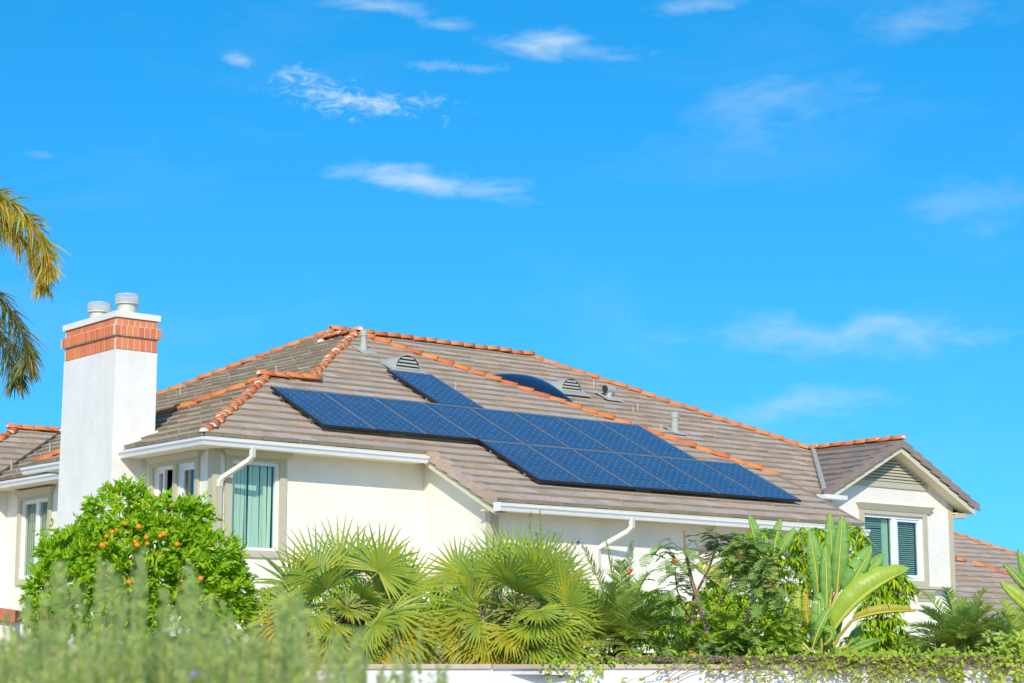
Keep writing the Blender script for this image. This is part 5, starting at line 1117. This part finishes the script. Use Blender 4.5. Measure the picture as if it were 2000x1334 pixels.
# ---------------- wispy shrub by the wall
def wispy(label, D, base, tips, seed, name='wispy_shrub', nleaf=34, mat='wispy', lsz=0.045, flowers=()):
    t = thing(name, label, 'shrub', tuple(at(*base, D))); r = random.Random(seed); st = MB(); lf = MB()
    for (px, py) in tips:
        b = at(base[0] + r.uniform(-20, 20), base[1], D); e = at(px, py, D + r.uniform(-0.2, 0.2)); md = b.lerp(e, 0.55) + ZUP * 0.06 + rvec(r, 0.05)
        P = [b * (1 - u) ** 2 + md * 2 * u * (1 - u) + e * u * u for u in [i / 10 for i in range(11)]]; st.tube(P, [0.009 * (1 - 0.75 * i / 10) for i in range(11)], 5)
        for _ in range(nleaf):
            u = r.uniform(0.3, 1) ** 0.7; q = P[int(u * 9.99)].lerp(P[min(10, int(u * 9.99) + 1)], r.random()); leaf(lf, q, rvec(r) + ZUP * 0.4, rvec(r), lsz * r.uniform(0.6, 1.3), lsz * 0.4)
    st.build('stem', M['twig'], t); lf.build('foliage', M[mat], t, fix=False)
    for (px, py) in flowers:
        m = MB(); c = at(px, py, D - 0.1)
        for _ in range(14): leaf(m, c + rvec(r, 0.01), rvec(r), rvec(r), 0.03, 0.018)
        m.build('flower', M['purple'], t, fix=False)
rw = random.Random(6)
wispy('thin wispy shrub with tiny pale leaves standing against the lower wall', 24.5, (1050, 1190), [(1037, 997), (1055, 996), (1048, 1040), (1085, 1040), (1100, 1036), (1122, 1054), (1134, 1052), (1130, 1080), (1010, 1062), (990, 1060), (1075, 1075), (1060, 1062), (1030, 1070), (1098, 1075), (970, 1062), (1112, 1095)] + [(rw.uniform(980, 1130), rw.uniform(1065, 1120)) for _ in range(22)], 3, flowers=((978, 1058), (1030, 1062), (1052, 1092), (1129, 1060), (1068, 1094)))
wispy('dense pale shrub filling in behind the folded fan palm', 24.0, (940, 1230), [(883, 1072), (900, 1085), (905, 1092), (890, 1090), (920, 1080), (930, 1078)] + [(rw.uniform(860, 1180), rw.uniform(1095, 1180)) for _ in range(46)], 5, nleaf=46)
wispy('yellowing low shrub beside the orange tree and the terracotta coping', 21.6, (95, 1320), [(rw.uniform(52, 130), rw.uniform(1190, 1290)) for _ in range(46)], 7, name='yellow_shrub', nleaf=60, mat='yellow_leaf', lsz=0.04)

# ---------------- creeper over the wall
def creeper():
    t = thing('wall_creeper', 'tangled brown-stemmed creeper with yellow-green leaves spilling over the garden wall', 'creeper', tuple(along(2.5, 19.42, 0.015))); r = random.Random(19); st = MB(); lf = MB()
    for i in range(190):
        l0 = r.triangular(1.2, 5.2, 3.9); z0 = 0.03 + r.uniform(0, 0.05); d0 = 19.42 - r.uniform(-0.12, 0.05); P = [along(l0, d0, z0)]; dl = r.choice((-1, 1)) * r.uniform(0.4, 1); 
        hang = r.random() < 0.55; l, d, z = l0, d0, z0
        for j in range(9):
            l += dl * r.uniform(0.04, 0.12)
            if hang and j > 1: z -= r.uniform(0.0, 0.055); d = 19.35 - r.uniform(0.0, 0.06)
            else: z = 0.03 + r.uniform(0, 0.07); d = 19.42 + r.uniform(-0.15, 0.10)
            P.append(along(l, d, z))
        st.tube(P, [r.uniform(0.003, 0.006)] * len(P), 4, cap=False)
        dens = 0.45 if l0 > 2.6 else 0.2
        for _ in range(int(r.randint(4, 11) * dens)):
            q = P[r.randint(2, len(P) - 1)]
            for _ in range(r.randint(2, 4)): leaf(lf, q + rvec(r, 0.025), -FH * 0.5 + rvec(r, 0.9) + ZUP * 0.2, (ZUP * 0.5 - FH * 0.7 + rvec(r, 0.4)).normalized(), r.uniform(0.035, 0.07), r.uniform(0.022, 0.04), 0.15, 0.2)
    for _ in range(150):
        l = r.triangular(1.6, 5.3, 4.3); z = r.uniform(0.03, 0.16) if r.random() < 0.6 else r.uniform(-0.18, 0.0); d = 19.45 + r.uniform(-0.1, 0.25) if z > 0 else 19.33
        q = along(l, d, z)
        for _ in range(3): leaf(lf, q + rvec(r, 0.03), -FH * 0.4 + rvec(r, 0.9) + ZUP * 0.3, (ZUP * 0.5 - FH * 0.7 + rvec(r, 0.4)).normalized(), r.uniform(0.04, 0.075), r.uniform(0.025, 0.042), 0.15, 0.2)
    for _ in range(34):
        q = along(r.gauss(0.62, 0.2), 19.34, r.uniform(-0.17, 0.07))
        for _ in range(3): leaf(lf, q + rvec(r, 0.03), rvec(r) - FH * 0.3, (ZUP * 0.5 - FH * 0.7).normalized(), r.uniform(0.04, 0.07), r.uniform(0.025, 0.04), 0.15, 0.2)
    for _ in range(170):
        q = along(r.uniform(4.7, 5.3), 19.3 + r.uniform(-0.1, 0.3), r.uniform(-0.2, 0.30))
        for _ in range(3): leaf(lf, q + rvec(r, 0.04), rvec(r) + ZUP * 0.3, (ZUP * 0.5 - FH * 0.7).normalized(), r.uniform(0.05, 0.085), r.uniform(0.03, 0.048), 0.15, 0.2)
    st.build('stem', M['twig'], t); lf.build('foliage', M['creeper'], t, fix=False)
creeper()

# ---------------- ground cover behind the wall
gc = MB(); r = random.Random(23)
for _ in range(1500):
    l = r.uniform(-4.6, 5.4); d = r.uniform(19.5, 23.5); z = terrace_z(d) + r.uniform(0.0, 0.16)
    if l < 0.3 and (l > -2.6 or r.random() < 0.5) and d < 22.3: continue
    if l > 0.3 and (d < 20.6 or r.random() < 0.4): continue
    q = along(l * d / 20, d, z)
    for _ in range(5): leaf(gc, q + rvec(r, 0.06), rvec(r) + ZUP * 0.6, (ZUP * 0.6 - FH * 0.5 + rvec(r, 0.4)).normalized(), r.uniform(0.05, 0.11), r.uniform(0.025, 0.05))
tag(gc.build('ground_cover_leaves', M['orange_leaf'], fix=False), 'low leafy ground cover between the palms behind the wall', 'ground cover', kind='stuff')
for i, (px, py, D) in enumerate(((1230, 1117, 22.0), (1318, 1097, 21.2), (1353, 1276, 20.6))):
    m = MB(); c = at(px, py, D)
    for _ in range(16): leaf(m, c + rvec(r, 0.012), rvec(r) - FH * 0.3, rvec(r), 0.045, 0.03)
    tag(m.build('orange_flower', M['redflower'], fix=False), ('orange flower between the feather palm and the feathery shrub', 'orange-red bloom hanging among the bare pinkish stems', 'orange-red flower low down by the wall cap')[i], 'flower')

# ---------------- low wall with terracotta coping at the far left
lw = thing('terracotta_coped_wall', 'low white wall with red terracotta coping at the picture edge', 'wall', tuple(along(-6.6, 24.6, 0)))
a, b = at(-60, 1300, 24.6), at(26, 1300, 24.6); m = MB(); m.prism([Vector((a.x, a.y, -0.2)), Vector((b.x, b.y, -0.2)), Vector((b.x, b.y, 0.60)), Vector((a.x, a.y, 0.66))], FH * 0.25); m.build('wall_face', M['stucco'], lw)
m = MB(); A, B = at(-62, 1178, 24.5), at(30, 1192, 24.5); e = Vector((0, 0, -0.15)); m.prism([A, B, B + e, A + e], FH * 0.4); m.build('coping', M['terracotta'], lw)

# ---------------- rosemary hedge close to the camera
def rosemary():
    t = thing('rosemary_hedge', 'soft out-of-focus grey-green rosemary hedge along the bottom corner', 'hedge', tuple(along(-0.6, 4.5, GZ))); r = random.Random(29); st = MB(); lf = MB(); fl = MB()
    prof = [(-60, 1180), (40, 1170), (60, 1130), (110, 1110), (130, 1085), (195, 1085), (250, 1110), (290, 1095), (330, 1120), (370, 1090), (400, 1140), (440, 1140), (500, 1190), (545, 1150), (580, 1140), (620, 1215), (660, 1250), (700, 1235), (740, 1260), (800, 1262), (870, 1285), (930, 1330)]
    def top(x):
        for (a, ya), (b, yb) in zip(prof, prof[1:]):
            if a <= x <= b: return ya + (yb - ya) * (x - a) / (b - a)
        return 1400
    def spike(px, py, D, n, lean):
        e = at(px, py, D); ln = r.uniform(0.45, 0.7); b = e - ZUP * ln + RT * lean + rvec(r, 0.04); P = [b.lerp(e, i / 6) + RT * 0.02 * math.sin(i + px) for i in range(7)]
        st.tube(P, [0.0026 * (1 - 0.7 * i / 6) for i in range(7)], 4, cap=False)
        for i in range(n):
            u = r.uniform(0.0, 1.0) ** 0.7; q = b.lerp(e, u); a = r.uniform(0, 6.283); d = Vector((math.cos(a), math.sin(a), r.uniform(0.5, 1.5))).normalized(); ll = r.uniform(0.02, 0.036) * (1.15 - 0.5 * u); s = d.cross(ZUP).normalized() * 0.0046
            lf.add([q - s * 0.6, q + d * ll * 0.6 - s, q + d * ll, q + d * ll * 0.6 + s, q + s * 0.6], [(0, 1, 2, 3, 4)])
        if r.random() < 0.04:
            q = b.lerp(e, r.uniform(0.3, 0.8))
            for _ in range(8): leaf(fl, q + rvec(r, 0.014), rvec(r), rvec(r), 0.016, 0.012)
    for _ in range(270):
        x = r.uniform(-60, 480) if r.random() < 0.62 else r.triangular(440, 960, 520); y = max(top(x), 1135) + 90 + abs(r.gauss(0, 1)) * 85 + r.uniform(-25, 30)
        spike(x, y, r.uniform(4.2, 6.2), 100, r.uniform(-0.06, 0.06))
    for x, y in ((20, 1195), (48, 1150), (118, 1085), (150, 1125), (192, 1085), (222, 1105), (272, 1072), (280, 1110), (322, 1150), (368, 1082), (378, 1120), (415, 1145), (428, 1175), (452, 1190), (545, 1150), (560, 1168), (580, 1145), (590, 1170), (640, 1225), (678, 1240), (705, 1262), (800, 1250), (870, 1275), (345, 1165), (245, 1150), (85, 1140)):
        for _ in range(3): spike(x + r.uniform(-8, 8), y + r.uniform(0, 45), r.uniform(4.2, 5.4), 100, r.uniform(-0.05, 0.05))
    for _ in range(430):
        x = r.uniform(-60, 520) if r.random() < 0.8 else r.triangular(500, 900, 520); spike(x, r.uniform(1225, 1350), r.uniform(4.0, 6.2), 100, r.uniform(-0.06, 0.06))
    st.build('stem', M['rosemary_stem'], t, fix=False); lf.build('foliage', M['rosemary'], t, fix=False); tag(fl.build('flower', M['lilac'], t, fix=False), kind='stuff')
    w = MB()
    for _ in range(90):
        x = r.uniform(-60, 800); D = r.uniform(4.2, 6.0); e = at(x, 1420, D); b = Vector((e.x, e.y, -0.98)) + rvec(r, 0.08); w.tube([b, e + ZUP * 0.1], [0.012, 0.006], 5, cap=False)
    w.build('woody_stem', M['rosemary_stem'], t, fix=False)
rosemary()
# earth bank under the hedge
bk = MB(); n = 24
for i in range(n + 1):
    for j in range(n + 1):
        a, b = -1 + 2 * i / n, -1 + 2 * j / n; h = max(0, 1 - a ** 4) * max(0, 1 - b ** 4); p = along(-0.9 + a * 2.4, 5.1 + b * 2.0, GZ - 0.02 + 0.85 * h + 0.03 * noise.noise(Vector((a * 5, b * 5, 0)))); bk.v.append(tuple(p))
for i in range(n):
    for j in range(n): a = i * (n + 1) + j; bk.f.append((a, a + n + 1, a + n + 2, a + 1))
tag(bk.build('earth_bank', M['mulch'], smooth=True), kind='structure')
